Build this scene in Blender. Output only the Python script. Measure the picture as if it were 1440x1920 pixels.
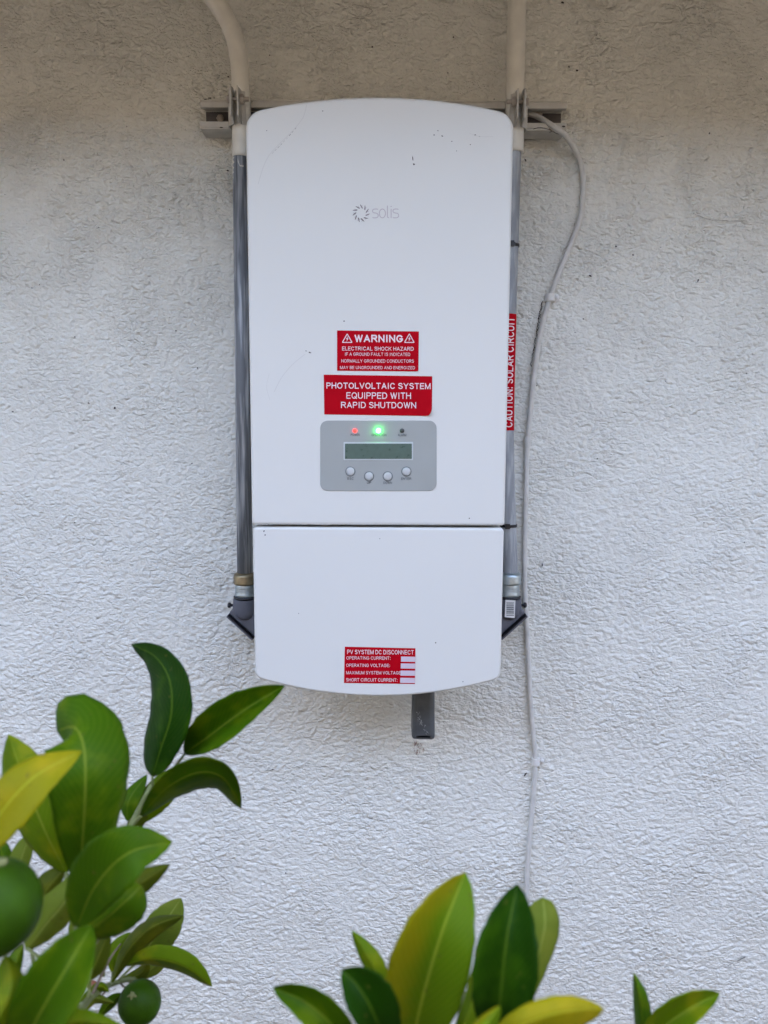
import bpy, bmesh, math, random
import numpy as np
from mathutils import Vector, Matrix

random.seed(4)
for o in list(bpy.data.objects):
    bpy.data.objects.remove(o)
SC = bpy.context.scene
COL = SC.collection
R = math.radians

# ------------------------------------------------------------------ camera
FPX = 1442.0                       # focal length in pixels of the 1440x1920 photograph
CAM = Vector((0.0, -1.21, 1.50))
PITCH, ROLL = 6.6, 0.25
cam_d = bpy.data.cameras.new('camera')
cam = bpy.data.objects.new('camera', cam_d)
COL.objects.link(cam)
ROT = Matrix.Rotation(R(90 - PITCH), 3, 'X') @ Matrix.Rotation(R(ROLL), 3, 'Z')
cam.matrix_world = Matrix.Translation(CAM) @ ROT.to_4x4()
cam_d.sensor_fit = 'VERTICAL'
cam_d.sensor_height = 36.0
cam_d.lens = FPX / 1920.0 * 36.0
cam_d.clip_start = 0.02
cam_d.clip_end = 1500
cam_d.dof.use_dof = True
cam_d.dof.focus_distance = 1.08
cam_d.dof.aperture_fstop = 6.5
SC.camera = cam

# ------------------------------------------------------------------ sky, sun, exposure
SUN_EL, SUN_AZ = 45.0, 8.0        # sun stands behind the house (towards +Y), so this wall is in shade
world = bpy.data.worlds.new('World')
SC.world = world
world.use_nodes = True
wn = world.node_tree.nodes
wl = world.node_tree.links
sky = wn.new('ShaderNodeTexSky')
sky.sky_type = 'NISHITA'
sky.sun_disc = False
sky.sun_elevation = R(SUN_EL)
sky.sun_rotation = R(SUN_AZ)
sky.air_density = 1.0
sky.dust_density = 10.0
sky.ozone_density = 0.4
bg = wn['Background']
bg.inputs['Strength'].default_value = 0.15
wl.new(sky.outputs['Color'], bg.inputs['Color'])
sun_d = bpy.data.lights.new('sun', 'SUN')
sun_d.energy = 0.5
sun_d.angle = R(14)
sun_d.color = (1.0, 0.95, 0.88)
sun = bpy.data.objects.new('sun', sun_d)
COL.objects.link(sun)
sun_dir = Vector((math.sin(R(SUN_AZ)) * math.cos(R(SUN_EL)), math.cos(R(SUN_AZ)) * math.cos(R(SUN_EL)), math.sin(R(SUN_EL))))
sun.rotation_euler = sun_dir.to_track_quat('Z', 'Y').to_euler()
sun.location = (2, 6, 9)
SC.view_settings.view_transform = 'Standard'
SC.view_settings.look = 'None'
SC.view_settings.gamma = 1.0
SC.view_settings.exposure = 4.17
SC.view_settings.use_curve_mapping = False
SC.render.engine = 'CYCLES'

# ------------------------------------------------------------------ helpers
def ray(px, py):
    return ROT @ Vector(((px - 720) / FPX, -(py - 960) / FPX, -1.0))

def P(px, py, Y):                  # the point of the vertical plane y = Y seen at a photo pixel
    d = ray(px, py)
    return CAM + d * ((Y - CAM.y) / d.y)

def PD(px, py, depth):             # the point at a distance in front of the camera
    return CAM + ray(px, py) * depth

def spline(pts, n):                # Catmull-Rom through n-dimensional points
    p = [np.array(q, float) for q in pts]
    if len(p) == 2:
        return [p[0] + (p[1] - p[0]) * i / n for i in range(n + 1)]
    p = [2 * p[0] - p[1]] + p + [2 * p[-1] - p[-2]]
    segs = len(p) - 3
    out = []
    for i in range(n + 1):
        u = i / n * segs
        k = min(int(u), segs - 1)
        t = u - k
        a, b, c, d = p[k:k + 4]
        out.append(0.5 * (2 * b + (c - a) * t + (2 * a - 5 * b + 4 * c - d) * t * t + (3 * b - a - 3 * c + d) * t ** 3))
    return out

class MB:
    def __init__(s):
        s.v, s.f, s.sm = [], [], []
    def add(s, v, f, smooth=False):
        o = len(s.v)
        s.v += [tuple(q) for q in v]
        s.f += [tuple(i + o for i in g) for g in f]
        s.sm += [smooth] * len(f)
        return s
    def box(s, x0, x1, y0, y1, z0, z1):
        v = [(x, y, z) for z in (z0, z1) for y in (y0, y1) for x in (x0, x1)]
        return s.add(v, [(0, 2, 3, 1), (4, 5, 7, 6), (0, 1, 5, 4), (1, 3, 7, 5), (3, 2, 6, 7), (2, 0, 4, 6)])
    def tube(s, pts, rad, seg=20, caps=True):
        pts = [Vector(p) for p in pts]
        n = len(pts)
        rads = rad if isinstance(rad, (list, tuple)) else [rad] * n
        v, f = [], []
        t0 = (pts[1] - pts[0]).normalized()
        a = Vector((0, 1, 0)) if abs(t0.y) < .8 else Vector((1, 0, 0))
        u = t0.cross(a).normalized()
        for i, p in enumerate(pts):
            t = (pts[min(i + 1, n - 1)] - pts[max(i - 1, 0)])
            t = t.normalized() if t.length > 1e-9 else t0
            u = (u - t * u.dot(t)).normalized()
            w = t.cross(u)
            for k in range(seg):
                an = 2 * math.pi * k / seg
                v.append(p + (u * math.cos(an) + w * math.sin(an)) * rads[i])
        for i in range(n - 1):
            for k in range(seg):
                k2 = (k + 1) % seg
                f.append((i * seg + k, i * seg + k2, (i + 1) * seg + k2, (i + 1) * seg + k))
        s.add(v, f, True)
        if caps:
            o = len(s.v) - n * seg
            s.f += [tuple(o + k for k in reversed(range(seg))), tuple(o + (n - 1) * seg + k for k in range(seg))]
            s.sm += [False, False]
        return s
    def prism(s, poly, y_back, y_front, bevel=0.0, steps=5):   # poly: (x, z) counter-clockwise seen from the front (-Y)
        pl = np.array(poly, float)
        n = len(pl)
        e = np.roll(pl, -1, 0) - pl
        e /= np.linalg.norm(e, axis=1)[:, None]
        nr = np.stack([-e[:, 1], e[:, 0]], 1)           # inward normals
        vn = nr + np.roll(nr, 1, 0)
        vn /= (np.linalg.norm(vn, axis=1) ** 2)[:, None] / 2
        rings = [(0.0, y_back)]
        if bevel > 0:
            for k in range(steps + 1):
                a = math.pi / 2 * k / steps
                rings.append((bevel * (1 - math.cos(a)), y_front + bevel * (1 - math.sin(a))))
        else:
            rings.append((0.0, y_front))
        v, f = [], []
        for ins, y in rings:
            q = pl + vn * ins
            v += [(a, y, b) for a, b in q]
        m = len(rings)
        for i in range(m - 1):
            for k in range(n):
                k2 = (k + 1) % n
                f.append((i * n + k, i * n + k2, (i + 1) * n + k2, (i + 1) * n + k))
        s.add(v, f, bevel > 0)
        o = len(s.v) - m * n
        s.f += [tuple(o + k for k in reversed(range(n))), tuple(o + (m - 1) * n + k for k in range(n))]
        s.sm += [False, False]
        return s
    def lathe(s, centre, axis, prof, seg=24):           # prof: (radius, distance along axis)
        c, ax = Vector(centre), Vector(axis).normalized()
        a = Vector((0, 0, 1)) if abs(ax.z) < .8 else Vector((0, 1, 0))
        u = ax.cross(a).normalized()
        w = ax.cross(u)
        v, f = [], []
        for r, h in prof:
            for k in range(seg):
                an = 2 * math.pi * k / seg
                v.append(c + ax * h + (u * math.cos(an) + w * math.sin(an)) * max(r, 1e-6))
        for i in range(len(prof) - 1):
            for k in range(seg):
                k2 = (k + 1) % seg
                f.append((i * seg + k, i * seg + k2, (i + 1) * seg + k2, (i + 1) * seg + k))
        return s.add(v, f, True)
    def ribbon(s, pts, wid, Y):                          # flat printed stroke on the plane y = Y, in photo pixels
        p = [np.array(q, float) for q in pts]
        n = len(p)
        ws = wid if isinstance(wid, (list, tuple)) else [wid] * n
        v = []
        for i in range(n):
            t = p[min(i + 1, n - 1)] - p[max(i - 1, 0)]
            t /= max(np.linalg.norm(t), 1e-9)
            q = np.array([t[1], -t[0]]) * ws[i] / 2
            v += [P(*(p[i] + q), Y), P(*(p[i] - q), Y)]
        return s.add(v, [(2 * i, 2 * i + 1, 2 * i + 3, 2 * i + 2) for i in range(n - 1)])
    def poly(s, pts, Y):
        return s.add([P(a, b, Y) for a, b in pts], [tuple(range(len(pts)))])
    def build(s, name, mat, parent=None, **props):
        me = bpy.data.meshes.new(name)
        me.from_pydata([tuple(q) for q in s.v], [], s.f)
        me.polygons.foreach_set('use_smooth', s.sm)
        me.materials.append(mat)
        me.update()
        return link(name, me, parent, **props)

def fix(me):
    bm = bmesh.new()
    bm.from_mesh(me)
    bmesh.ops.recalc_face_normals(bm, faces=bm.faces)
    bm.to_mesh(me)
    bm.free()

def link(name, me, parent=None, **props):
    if me is not None and len(me.polygons) < 60000:
        fix(me)
    o = bpy.data.objects.new(name, me)
    COL.objects.link(o)
    if parent is not None:
        o.parent = parent
        o.matrix_parent_inverse = Matrix.Translation(-abs_loc(parent))
    for k, v in props.items():
        o[k] = v
    return o

def abs_loc(o):
    return Vector(o.location) + (abs_loc(o.parent) + o.matrix_parent_inverse.translation if o.parent else Vector())

def thing(name, loc, label, category, group=None):
    o = bpy.data.objects.new(name, None)
    o.empty_display_size = 0.05
    o.location = loc
    COL.objects.link(o)
    o['label'], o['category'] = label, category
    if group:
        o['group'] = group
    return o

# ------------------------------------------------------------------ materials
def mat(name, color, rough=0.5, metal=0.0, spec=0.5, vary=0.0, vscale=30.0, bump=0.0, bscale=200.0, emit=None, estr=0.0, coat=0.0):
    m = bpy.data.materials.new(name)
    m.use_nodes = True
    nt = m.node_tree
    N, L = nt.nodes, nt.links
    b = N['Principled BSDF']
    b.inputs['Base Color'].default_value = (*color, 1)
    b.inputs['Roughness'].default_value = rough
    b.inputs['Metallic'].default_value = metal
    b.inputs['Specular IOR Level'].default_value = spec
    b.inputs['Coat Weight'].default_value = coat
    tc = N.new('ShaderNodeTexCoord')
    if vary > 0:
        no = N.new('ShaderNodeTexNoise')
        no.inputs['Scale'].default_value = vscale
        no.inputs['Detail'].default_value = 6
        L.new(tc.outputs['Object'], no.inputs['Vector'])
        mx = N.new('ShaderNodeMix')
        mx.data_type = 'RGBA'
        mr = N.new('ShaderNodeMapRange')
        mr.inputs[1].default_value, mr.inputs[2].default_value = .3, .7
        L.new(no.outputs['Fac'], mr.inputs[0])
        L.new(mr.outputs[0], mx.inputs[0])
        mx.inputs[6].default_value = (*[c * (1 - vary) for c in color], 1)
        mx.inputs[7].default_value = (*[min(1, c * (1 + vary)) for c in color], 1)
        L.new(mx.outputs[2], b.inputs['Base Color'])
        mr2 = N.new('ShaderNodeMapRange')
        mr2.inputs[3].default_value, mr2.inputs[4].default_value = max(.05, rough - .1), min(1, rough + .1)
        L.new(no.outputs['Fac'], mr2.inputs[0])
        L.new(mr2.outputs[0], b.inputs['Roughness'])
    if bump > 0:
        n2 = N.new('ShaderNodeTexNoise')
        n2.inputs['Scale'].default_value = bscale
        n2.inputs['Detail'].default_value = 4
        L.new(tc.outputs['Object'], n2.inputs['Vector'])
        bp = N.new('ShaderNodeBump')
        bp.inputs['Strength'].default_value = bump
        bp.inputs['Distance'].default_value = 0.001
        L.new(n2.outputs['Fac'], bp.inputs['Height'])
        L.new(bp.outputs['Normal'], b.inputs['Normal'])
    if emit:
        b.inputs['Emission Color'].default_value = (*emit, 1)
        b.inputs['Emission Strength'].default_value = estr
    return m

WALL_COL = (0.755, 0.752, 0.70)
M_wall = mat('stucco_paint', WALL_COL, .5, vary=.028, vscale=6)
def stucco_relief(m):
    nt = m.node_tree
    N, L = nt.nodes, nt.links
    b = N['Principled BSDF']
    tc = N.new('ShaderNodeTexCoord')
    sx_ = N.new('ShaderNodeSeparateXYZ')
    cx_ = N.new('ShaderNodeCombineXYZ')
    L.new(tc.outputs['Object'], sx_.inputs[0])
    L.new(sx_.outputs[0], cx_.inputs[0])
    L.new(sx_.outputs[2], cx_.inputs[1])
    def noise(sx, sz, scale, detail, dist, rough=.55):
        mp = N.new('ShaderNodeMapping')
        mp.inputs['Scale'].default_value = (sx, sz, 1)
        L.new(cx_.outputs[0], mp.inputs['Vector'])
        n = N.new('ShaderNodeTexNoise')
        n.noise_dimensions = '2D'
        n.inputs['Scale'].default_value = scale
        n.inputs['Detail'].default_value = detail
        n.inputs['Roughness'].default_value = rough
        n.inputs['Distortion'].default_value = dist
        L.new(mp.outputs[0], n.inputs['Vector'])
        return n.outputs['Fac']
    def mth(op, x, y=None, clamp=False):
        q = N.new('ShaderNodeMath')
        q.operation = op
        q.use_clamp = clamp
        for i, w in enumerate((x, y)):
            if w is None:
                continue
            if isinstance(w, (int, float)):
                q.inputs[i].default_value = w
            else:
                L.new(w, q.inputs[i])
        return q.outputs[0]
    def grains(sx, sz, scale, smooth, warp, wscale):
        mp = N.new('ShaderNodeMapping')
        mp.inputs['Scale'].default_value = (sx, sz, 1)
        L.new(cx_.outputs[0], mp.inputs['Vector'])
        nz_ = N.new('ShaderNodeTexNoise')
        nz_.noise_dimensions = '2D'
        nz_.inputs['Scale'].default_value = wscale
        nz_.inputs['Detail'].default_value = 2
        L.new(mp.outputs[0], nz_.inputs['Vector'])
        sb = N.new('ShaderNodeVectorMath')
        sb.operation = 'SUBTRACT'
        L.new(nz_.outputs['Color'], sb.inputs[0])
        sb.inputs[1].default_value = (.5, .5, .5)
        sc2 = N.new('ShaderNodeVectorMath')
        sc2.operation = 'SCALE'
        L.new(sb.outputs[0], sc2.inputs[0])
        sc2.inputs['Scale'].default_value = warp
        ad = N.new('ShaderNodeVectorMath')
        L.new(mp.outputs[0], ad.inputs[0])
        L.new(sc2.outputs[0], ad.inputs[1])
        vo = N.new('ShaderNodeTexVoronoi')
        vo.voronoi_dimensions = '2D'
        vo.feature = 'SMOOTH_F1'
        vo.inputs['Scale'].default_value = scale
        vo.inputs['Smoothness'].default_value = smooth
        L.new(ad.outputs[0], vo.inputs['Vector'])
        return mth('SUBTRACT', 1.0, mth('POWER', vo.outputs['Distance'], 1.6))
    g1 = grains(.80, 1.25, 152, .35, .016, 60)
    g2 = grains(.85, 1.20, 240, .4, .006, 150)
    c = noise(.85, 1.3, 88, 3, 1.5)
    d = noise(1, 1.0, 10, 3, .3)
    e = noise(1, 1.1, 330, 2, .3)
    h = mth('ADD', mth('MULTIPLY', g1, .62), mth('MULTIPLY', g2, .34))
    h = mth('ADD', h, mth('MULTIPLY', c, .55))
    h = mth('ADD', h, mth('MULTIPLY', e, .10))
    patch = mth('ADD', mth('MULTIPLY', mth('SUBTRACT', d, .36, True), 1.6), .55)
    zr = N.new('ShaderNodeMapRange')                      # coarser plaster towards the eaves
    zr.interpolation_type = 'SMOOTHSTEP'
    zr.inputs[1].default_value, zr.inputs[2].default_value = 1.5, 1.95
    zr.inputs[3].default_value, zr.inputs[4].default_value = 1.0, 1.7
    L.new(sx_.outputs[2], zr.inputs[0])
    h = mth('MULTIPLY', mth('MULTIPLY', h, patch), zr.outputs[0])
    bp = N.new('ShaderNodeBump')
    bp.inputs['Strength'].default_value = 1.0
    bp.inputs['Distance'].default_value = RELIEF
    L.new(h, bp.inputs['Height'])
    L.new(bp.outputs['Normal'], b.inputs['Normal'])
RELIEF = .0037
stucco_relief(M_wall)
M_paint = mat('beige_paint', (0.73, 0.71, 0.645), .5, vary=.08, vscale=40, bump=.25, bscale=260)
M_strut = mat('dull_strut_paint', (0.52, 0.50, 0.455), .5, vary=.12, vscale=50, bump=.25, bscale=260)
M_cable = mat('cable_paint', (0.60, 0.59, 0.565), .5, vary=.10, vscale=60, bump=.3, bscale=300)
M_clip = mat('clip_plastic', (0.72, 0.71, 0.69), .45, vary=.06, vscale=90)
M_soffit = mat('soffit_paint', (0.285, 0.275, 0.255), .7, vary=.06, vscale=6)
M_roof = mat('roof_tile', (0.30, 0.20, 0.15), .8, vary=.25, vscale=8)
M_ground = mat('ground_soil', (0.02, 0.018, 0.014), .9, vary=.3, vscale=1.5, bump=.6, bscale=40)
M_block = mat('sky_blocker_dark', (0.022, 0.019, 0.015), .9, vary=.2, vscale=6)
M_white = mat('white_powder_coat', (0.70, 0.695, 0.665), .38, vary=.012, vscale=5, bump=.10, bscale=900)
M_inside = mat('slot_shade', (0.10, 0.09, 0.09), .6, vary=.25, vscale=60)  # dark colour paints the shade inside the strut slot
M_dark = mat('dark_gap', (0.03, 0.03, 0.035), .7)
M_red = mat('sticker_red', (0.45, 0.001, 0.009), .6, spec=.06, vary=.05, vscale=25)
M_print = mat('sticker_white', (0.80, 0.68, 0.72), .5)
M_panel = mat('panel_grey', (0.355, 0.372, 0.362), .38, vary=.03, vscale=20, bump=.1, bscale=1500)
M_bezel = mat('display_bezel', (0.52, 0.56, 0.57), .4)
M_lcd = mat('display_glass', (0.085, 0.135, 0.112), .3, vary=.07, vscale=150)
M_button = mat('button_white', (0.52, 0.53, 0.53), .35)
M_ring = mat('button_ring', (0.17, 0.19, 0.20), .5)
M_ink = mat('panel_ink', (0.09, 0.10, 0.11), .6)
M_logo = mat('logo_dark', (0.15, 0.12, 0.125), .5)
M_logo2 = mat('logo_pale', (0.46, 0.40, 0.43), .5)
M_ledr = mat('led_red', (0.5, 0.02, 0.02), .3, emit=(1, .015, .012), estr=.55)
M_ledg = mat('led_green', (0.1, 0.6, 0.1), .3, emit=(.03, 1, .07), estr=12)
M_ledo = mat('led_off', (0.05, 0.055, 0.055), .3)
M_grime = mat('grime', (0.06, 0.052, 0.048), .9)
M_grime2 = mat('faint_scuff', (0.60, 0.59, 0.57), .7)
M_rust = mat('rust_stain', (0.33, 0.25, 0.21), .9)
M_stub = mat('grey_plastic', (0.075, 0.082, 0.090), .5, vary=.2, vscale=45, bump=.25, bscale=350)
M_elbow = mat('grey_fitting', (0.105, 0.11, 0.135), .45, vary=.12, vscale=60, bump=.2, bscale=500)
M_black = mat('black_plastic', (0.012, 0.012, 0.016), .4)
M_brass = mat('dull_brass', (0.24, 0.195, 0.12), .38, metal=.85, vary=.2, vscale=90, bump=.2, bscale=300)
M_zinc = mat('bright_zinc', (0.38, 0.43, 0.45), .36, metal=.85, vary=.12, vscale=140, bump=.3, bscale=400)
M_bolt = mat('painted_bolt', (0.40, 0.35, 0.30), .5, vary=.1, vscale=200)  # darker than the surrounding paint, standing in for missing shadow contrast
M_twig = mat('twig_green', (0.14, 0.16, 0.05), .6, vary=.25, vscale=80)
M_bark = mat('bark', (0.16, 0.12, 0.08), .85, vary=.3, vscale=40, bump=.6, bscale=120)

def metal_pipe(name, c0, c1, stretch):
    m = mat(name, c0, .58, metal=.3)
    nt = m.node_tree
    N, L = nt.nodes, nt.links
    b = N['Principled BSDF']
    tc = N.new('ShaderNodeTexCoord')
    mp = N.new('ShaderNodeMapping')
    mp.inputs['Scale'].default_value = (160, 160, stretch)
    L.new(tc.outputs['Object'], mp.inputs['Vector'])
    no = N.new('ShaderNodeTexNoise')
    no.inputs['Scale'].default_value = 1.0
    no.inputs['Detail'].default_value = 5
    L.new(mp.outputs[0], no.inputs['Vector'])
    cr = N.new('ShaderNodeValToRGB')
    cr.color_ramp.elements[0].position = .44
    cr.color_ramp.elements[1].position = .66
    cr.color_ramp.elements[0].color = (*c0, 1)
    cr.color_ramp.elements[1].color = (*c1, 1)
    L.new(no.outputs['Fac'], cr.inputs[0])
    L.new(cr.outputs[0], b.inputs['Base Color'])
    return m
M_pipe_l = metal_pipe('weathered_steel', (0.17, 0.183, 0.205), (0.56, 0.58, 0.61), 9)
M_pipe_r = metal_pipe('galvanised_steel', (0.27, 0.29, 0.32), (0.42, 0.445, 0.475), 22)

def leaf_mat(name, a, b2, rib, blotch=.5, rough=.34, trans=.35, side=False):
    m = bpy.data.materials.new(name)
    m.use_nodes = True
    nt = m.node_tree
    N, L = nt.nodes, nt.links
    bs = N['Principled BSDF']
    out = N['Material Output']
    uv = N.new('ShaderNodeUVMap')
    sp = N.new('ShaderNodeSeparateXYZ')
    L.new(uv.outputs[0], sp.inputs[0])
    def math_(op, x, y=None):
        q = N.new('ShaderNodeMath')
        q.operation = op
        for i, w in enumerate((x, y)):
            if w is None:
                continue
            if isinstance(w, (int, float)):
                q.inputs[i].default_value = w
            else:
                L.new(w, q.inputs[i])
        return q.outputs[0]
    au = math_('ABSOLUTE', math_('SUBTRACT', sp.outputs[0], .5))
    tc = N.new('ShaderNodeTexCoord')
    no = N.new('ShaderNodeTexNoise')
    no.inputs['Scale'].default_value = 38
    no.inputs['Detail'].default_value = 3
    L.new(tc.outputs['Object'], no.inputs['Vector'])
    nf = N.new('ShaderNodeTexNoise')
    nf.inputs['Scale'].default_value = 420
    nf.inputs['Detail'].default_value = 3
    L.new(tc.outputs['Object'], nf.inputs['Vector'])
    mr = N.new('ShaderNodeMapRange')
    mr.interpolation_type = 'SMOOTHSTEP'
    mr.inputs[1].default_value, mr.inputs[2].default_value = .62 - .3 * blotch, .86 - .3 * blotch
    L.new(no.outputs['Fac'], mr.inputs[0])
    mx = N.new('ShaderNodeMix')
    mx.data_type = 'RGBA'
    mx.inputs[6].default_value = (*a, 1)
    mx.inputs[7].default_value = (*b2, 1)
    if side:                                              # one half of the blade has yellowed
        sd = N.new('ShaderNodeMapRange')
        sd.interpolation_type = 'SMOOTHSTEP'
        sd.inputs[1].default_value, sd.inputs[2].default_value = .10, .52
        sd.inputs[3].default_value, sd.inputs[4].default_value = 1, 0
        L.new(math_('ADD', sp.outputs[0], math_('MULTIPLY', math_('SUBTRACT', no.outputs['Fac'], .5), .5)), sd.inputs[0])
        L.new(sd.outputs[0], mx.inputs[0])
    else:
        L.new(mr.outputs[0], mx.inputs[0])
    # side veins run from the midrib forward to the margin
    vphase = math_('MULTIPLY', math_('SUBTRACT', sp.outputs[1], math_('MULTIPLY', au, .55)), 62.0)
    ribm = N.new('ShaderNodeMapRange')
    ribm.interpolation_type = 'SMOOTHSTEP'
    ribm.inputs[1].default_value, ribm.inputs[2].default_value = .010, .026
    ribm.inputs[3].default_value, ribm.inputs[4].default_value = 1, 0
    L.new(au, ribm.inputs[0])
    vm2 = math_('MULTIPLY', math_('SUBTRACT', 1.0, math_('POWER', math_('ABSOLUTE', math_('SINE', vphase)), .15)), .36)
    fac = math_('MAXIMUM', math_('MULTIPLY', ribm.outputs[0], .8), vm2)
    mx2 = N.new('ShaderNodeMix')
    mx2.data_type = 'RGBA'
    L.new(fac, mx2.inputs[0])
    L.new(mx.outputs[2], mx2.inputs[6])
    mx2.inputs[7].default_value = (*rib, 1)
    ns = N.new('ShaderNodeTexNoise')
    ns.inputs['Scale'].default_value = 230
    ns.inputs['Detail'].default_value = 2
    L.new(tc.outputs['Object'], ns.inputs['Vector'])
    ms_ = N.new('ShaderNodeMapRange')
    ms_.interpolation_type = 'SMOOTHSTEP'
    ms_.inputs[1].default_value, ms_.inputs[2].default_value = .66, .76
    ms_.inputs[3].default_value, ms_.inputs[4].default_value = 0, .55
    L.new(ns.outputs['Fac'], ms_.inputs[0])
    mx3 = N.new('ShaderNodeMix')
    mx3.data_type = 'RGBA'
    L.new(ms_.outputs[0], mx3.inputs[0])
    L.new(mx2.outputs[2], mx3.inputs[6])
    mx3.inputs[7].default_value = (.11, .10, .02, 1)
    mx2 = mx3
    L.new(mx2.outputs[2], bs.inputs['Base Color'])
    bs.inputs['Roughness'].default_value = rough
    bs.inputs['Specular IOR Level'].default_value = .07
    bp = N.new('ShaderNodeBump')
    bp.inputs['Strength'].default_value = .35
    bp.inputs['Distance'].default_value = .0008
    h = math_('ADD', math_('MULTIPLY', fac, -1.0), math_('MULTIPLY', nf.outputs['Fac'], .5))
    L.new(h, bp.inputs['Height'])
    L.new(bp.outputs[0], bs.inputs['Normal'])
    tr = N.new('ShaderNodeBsdfTranslucent')
    tm = N.new('ShaderNodeMix')
    tm.data_type = 'RGBA'
    tm.blend_type = 'MULTIPLY'
    tm.inputs[0].default_value = 1
    L.new(mx2.outputs[2], tm.inputs[6])
    tm.inputs[7].default_value = (1.6, 1.6, .6, 1)
    L.new(tm.outputs[2], tr.inputs['Color'])
    ms = N.new('ShaderNodeMixShader')
    ms.inputs[0].default_value = trans
    L.new(bs.outputs[0], ms.inputs[1])
    L.new(tr.outputs[0], ms.inputs[2])
    L.new(ms.outputs[0], out.inputs['Surface'])
    return m
LM = {
    'dark': leaf_mat('leaf_dark', (.008, .036, .0010), (.022, .066, .0015), (.07, .13, .008), .45, .46, .14),
    'green': leaf_mat('leaf_green', (.048, .115, .0025), (.115, .165, .004), (.17, .23, .02), .55, .44, .28),
    'lime': leaf_mat('leaf_yellow_green', (.110, .185, .004), (.22, .25, .006), (.26, .31, .03), .5, .46, .36),
    'fresh': leaf_mat('leaf_fresh', (.046, .112, .002), (.098, .162, .003), (.18, .24, .02), .5, .42, .34),
    'yellow': leaf_mat('leaf_yellow', (.235, .225, .004), (.33, .27, .008), (.40, .40, .03), .6, .46, .34),
    'half': leaf_mat('leaf_turning', (.105, .19, .004), (.225, .21, .004), (.30, .35, .03), .6, .46, .34, True),
    'pale': leaf_mat('leaf_underside', (.15, .20, .022), (.20, .24, .03), (.32, .36, .08), .5, .6, .42),
    'olive': leaf_mat('leaf_olive', (.070, .095, .006), (.125, .135, .008), (.19, .21, .03), .5, .5, .32),
}
M_lime = mat('lime_skin', (0.022, 0.056, 0.0015), .45, spec=.09, vary=.35, vscale=40, bump=.5, bscale=700)
M_calyx = mat('calyx', (0.15, 0.155, 0.055), .8)
M_bud = mat('dry_bud', (0.30, 0.10, 0.05), .6)

# ------------------------------------------------------------------ ground and house
SOFFIT_Z, EAVE = 2.20, 0.80
g = MB().box(-300, 300, -300, 300, -0.3, 0.0).build('ground', M_ground, kind='structure')

# unseen dark wall added behind the camera to block the low sky
MB().box(-9, 9, -2.85, -2.65, -.1, 2.63).build('sky_blocker_wall', M_block, kind='structure')
house = thing('house', (0, 0, 0), 'house wall of rough cream stucco behind the white cabinet', 'house')
def wall_mesh():
    step = 0.0022
    rs = np.random.default_rng(11)
    nx, nz = 1024, 1024                                   # periodic relief tile
    def band(sx, sz, seed):                              # smooth noise with feature sizes sx, sz (metres)
        w = np.random.default_rng(seed).standard_normal((nz, nx))
        kx = np.fft.fftfreq(nx, step)[None, :]
        kz = np.fft.fftfreq(nz, step)[:, None]
        q = (kx * sx) ** 2 + (kz * sz) ** 2
        flt = np.exp(-q * 2.2) * q
        n = np.fft.ifft2(np.fft.fft2(w) * flt).real
        return n / n.std()
    n1 = band(.0105, .0075, 1)
    n2 = band(.016, .011, 2)
    n3 = band(.0075, .0058, 3)
    big = band(.16, .11, 5)
    big2 = band(.5, .35, 6)
    mask = 1 / (1 + np.exp(-1.6 * (big + .5)))
    creases = -np.exp(-(n2 / .28) ** 2)
    crease1 = -np.exp(-(n1 / .30) ** 2)
    h = (0.00042 * n1 + 0.00030 * n3 + 0.00062 * crease1) * (.45 + .75 * mask) + 0.00065 * creases * (.4 + .6 * mask) + 0.00042 * n2 + 0.0003 * big + .0004 * big2
    h = h * .8
    h -= h.mean()
    def lines(lo, hi, a, b, out):
        core = np.arange(lo, hi, step)
        return np.concatenate([np.linspace(a, lo - .02, out), core, np.linspace(hi + .02, b, out)])
    xs = lines(-.82, .82, -6, 6, 14)
    zs = lines(.36, 2.16, 0.0, SOFFIT_Z, 4)
    ix = np.round(xs / step).astype(int) % nx
    iz = np.round(zs / step).astype(int) % nz
    X, Z = np.meshgrid(xs, zs)
    H = h[np.ix_(iz, ix)]
    up = np.clip((Z - 1.62) / .3, 0, 1)                   # the plaster was trowelled more coarsely towards the eaves
    swirl = -np.exp(-(band(.030, .026, 9)[np.ix_(iz, ix)] / .22) ** 2) * .0018 + .0009 * band(.024, .020, 12)[np.ix_(iz, ix)]
    H = H + swirl * up * up * (3 - 2 * up)
    Y = -H
    n, m = len(xs), len(zs)
    co = np.stack([X, Y, Z], -1).reshape(-1, 3)
    i = (np.arange(m - 1)[:, None] * n + np.arange(n - 1)[None, :]).reshape(-1)
    fc = np.stack([i, i + 1, i + n + 1, i + n], 1)
    me = bpy.data.meshes.new('wall')
    me.vertices.add(len(co))
    me.vertices.foreach_set('co', co.ravel().astype(np.float32))
    me.loops.add(fc.size)
    me.loops.foreach_set('vertex_index', fc.ravel().astype(np.int32))
    me.polygons.add(len(fc))
    me.polygons.foreach_set('loop_start', (np.arange(len(fc)) * 4).astype(np.int32))
    me.polygons.foreach_set('use_smooth', np.ones(len(fc), bool))
    me.update(calc_edges=True)
    me.materials.append(M_wall)
    return me
wall = link('wall', wall_mesh(), house)
MB().box(-6, 6, 0.02, 8, 0, SOFFIT_Z - .002).build('house_body', M_wall, house)
MB().box(-6.4, 6.4, -EAVE, 0.03, SOFFIT_Z, SOFFIT_Z + .018).build('soffit', M_soffit, house)
MB().box(-6.4, 6.4, -EAVE - .025, -EAVE - .002, SOFFIT_Z - .03, SOFFIT_Z + .16).build('fascia', M_soffit, house)
rf = MB()
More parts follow.
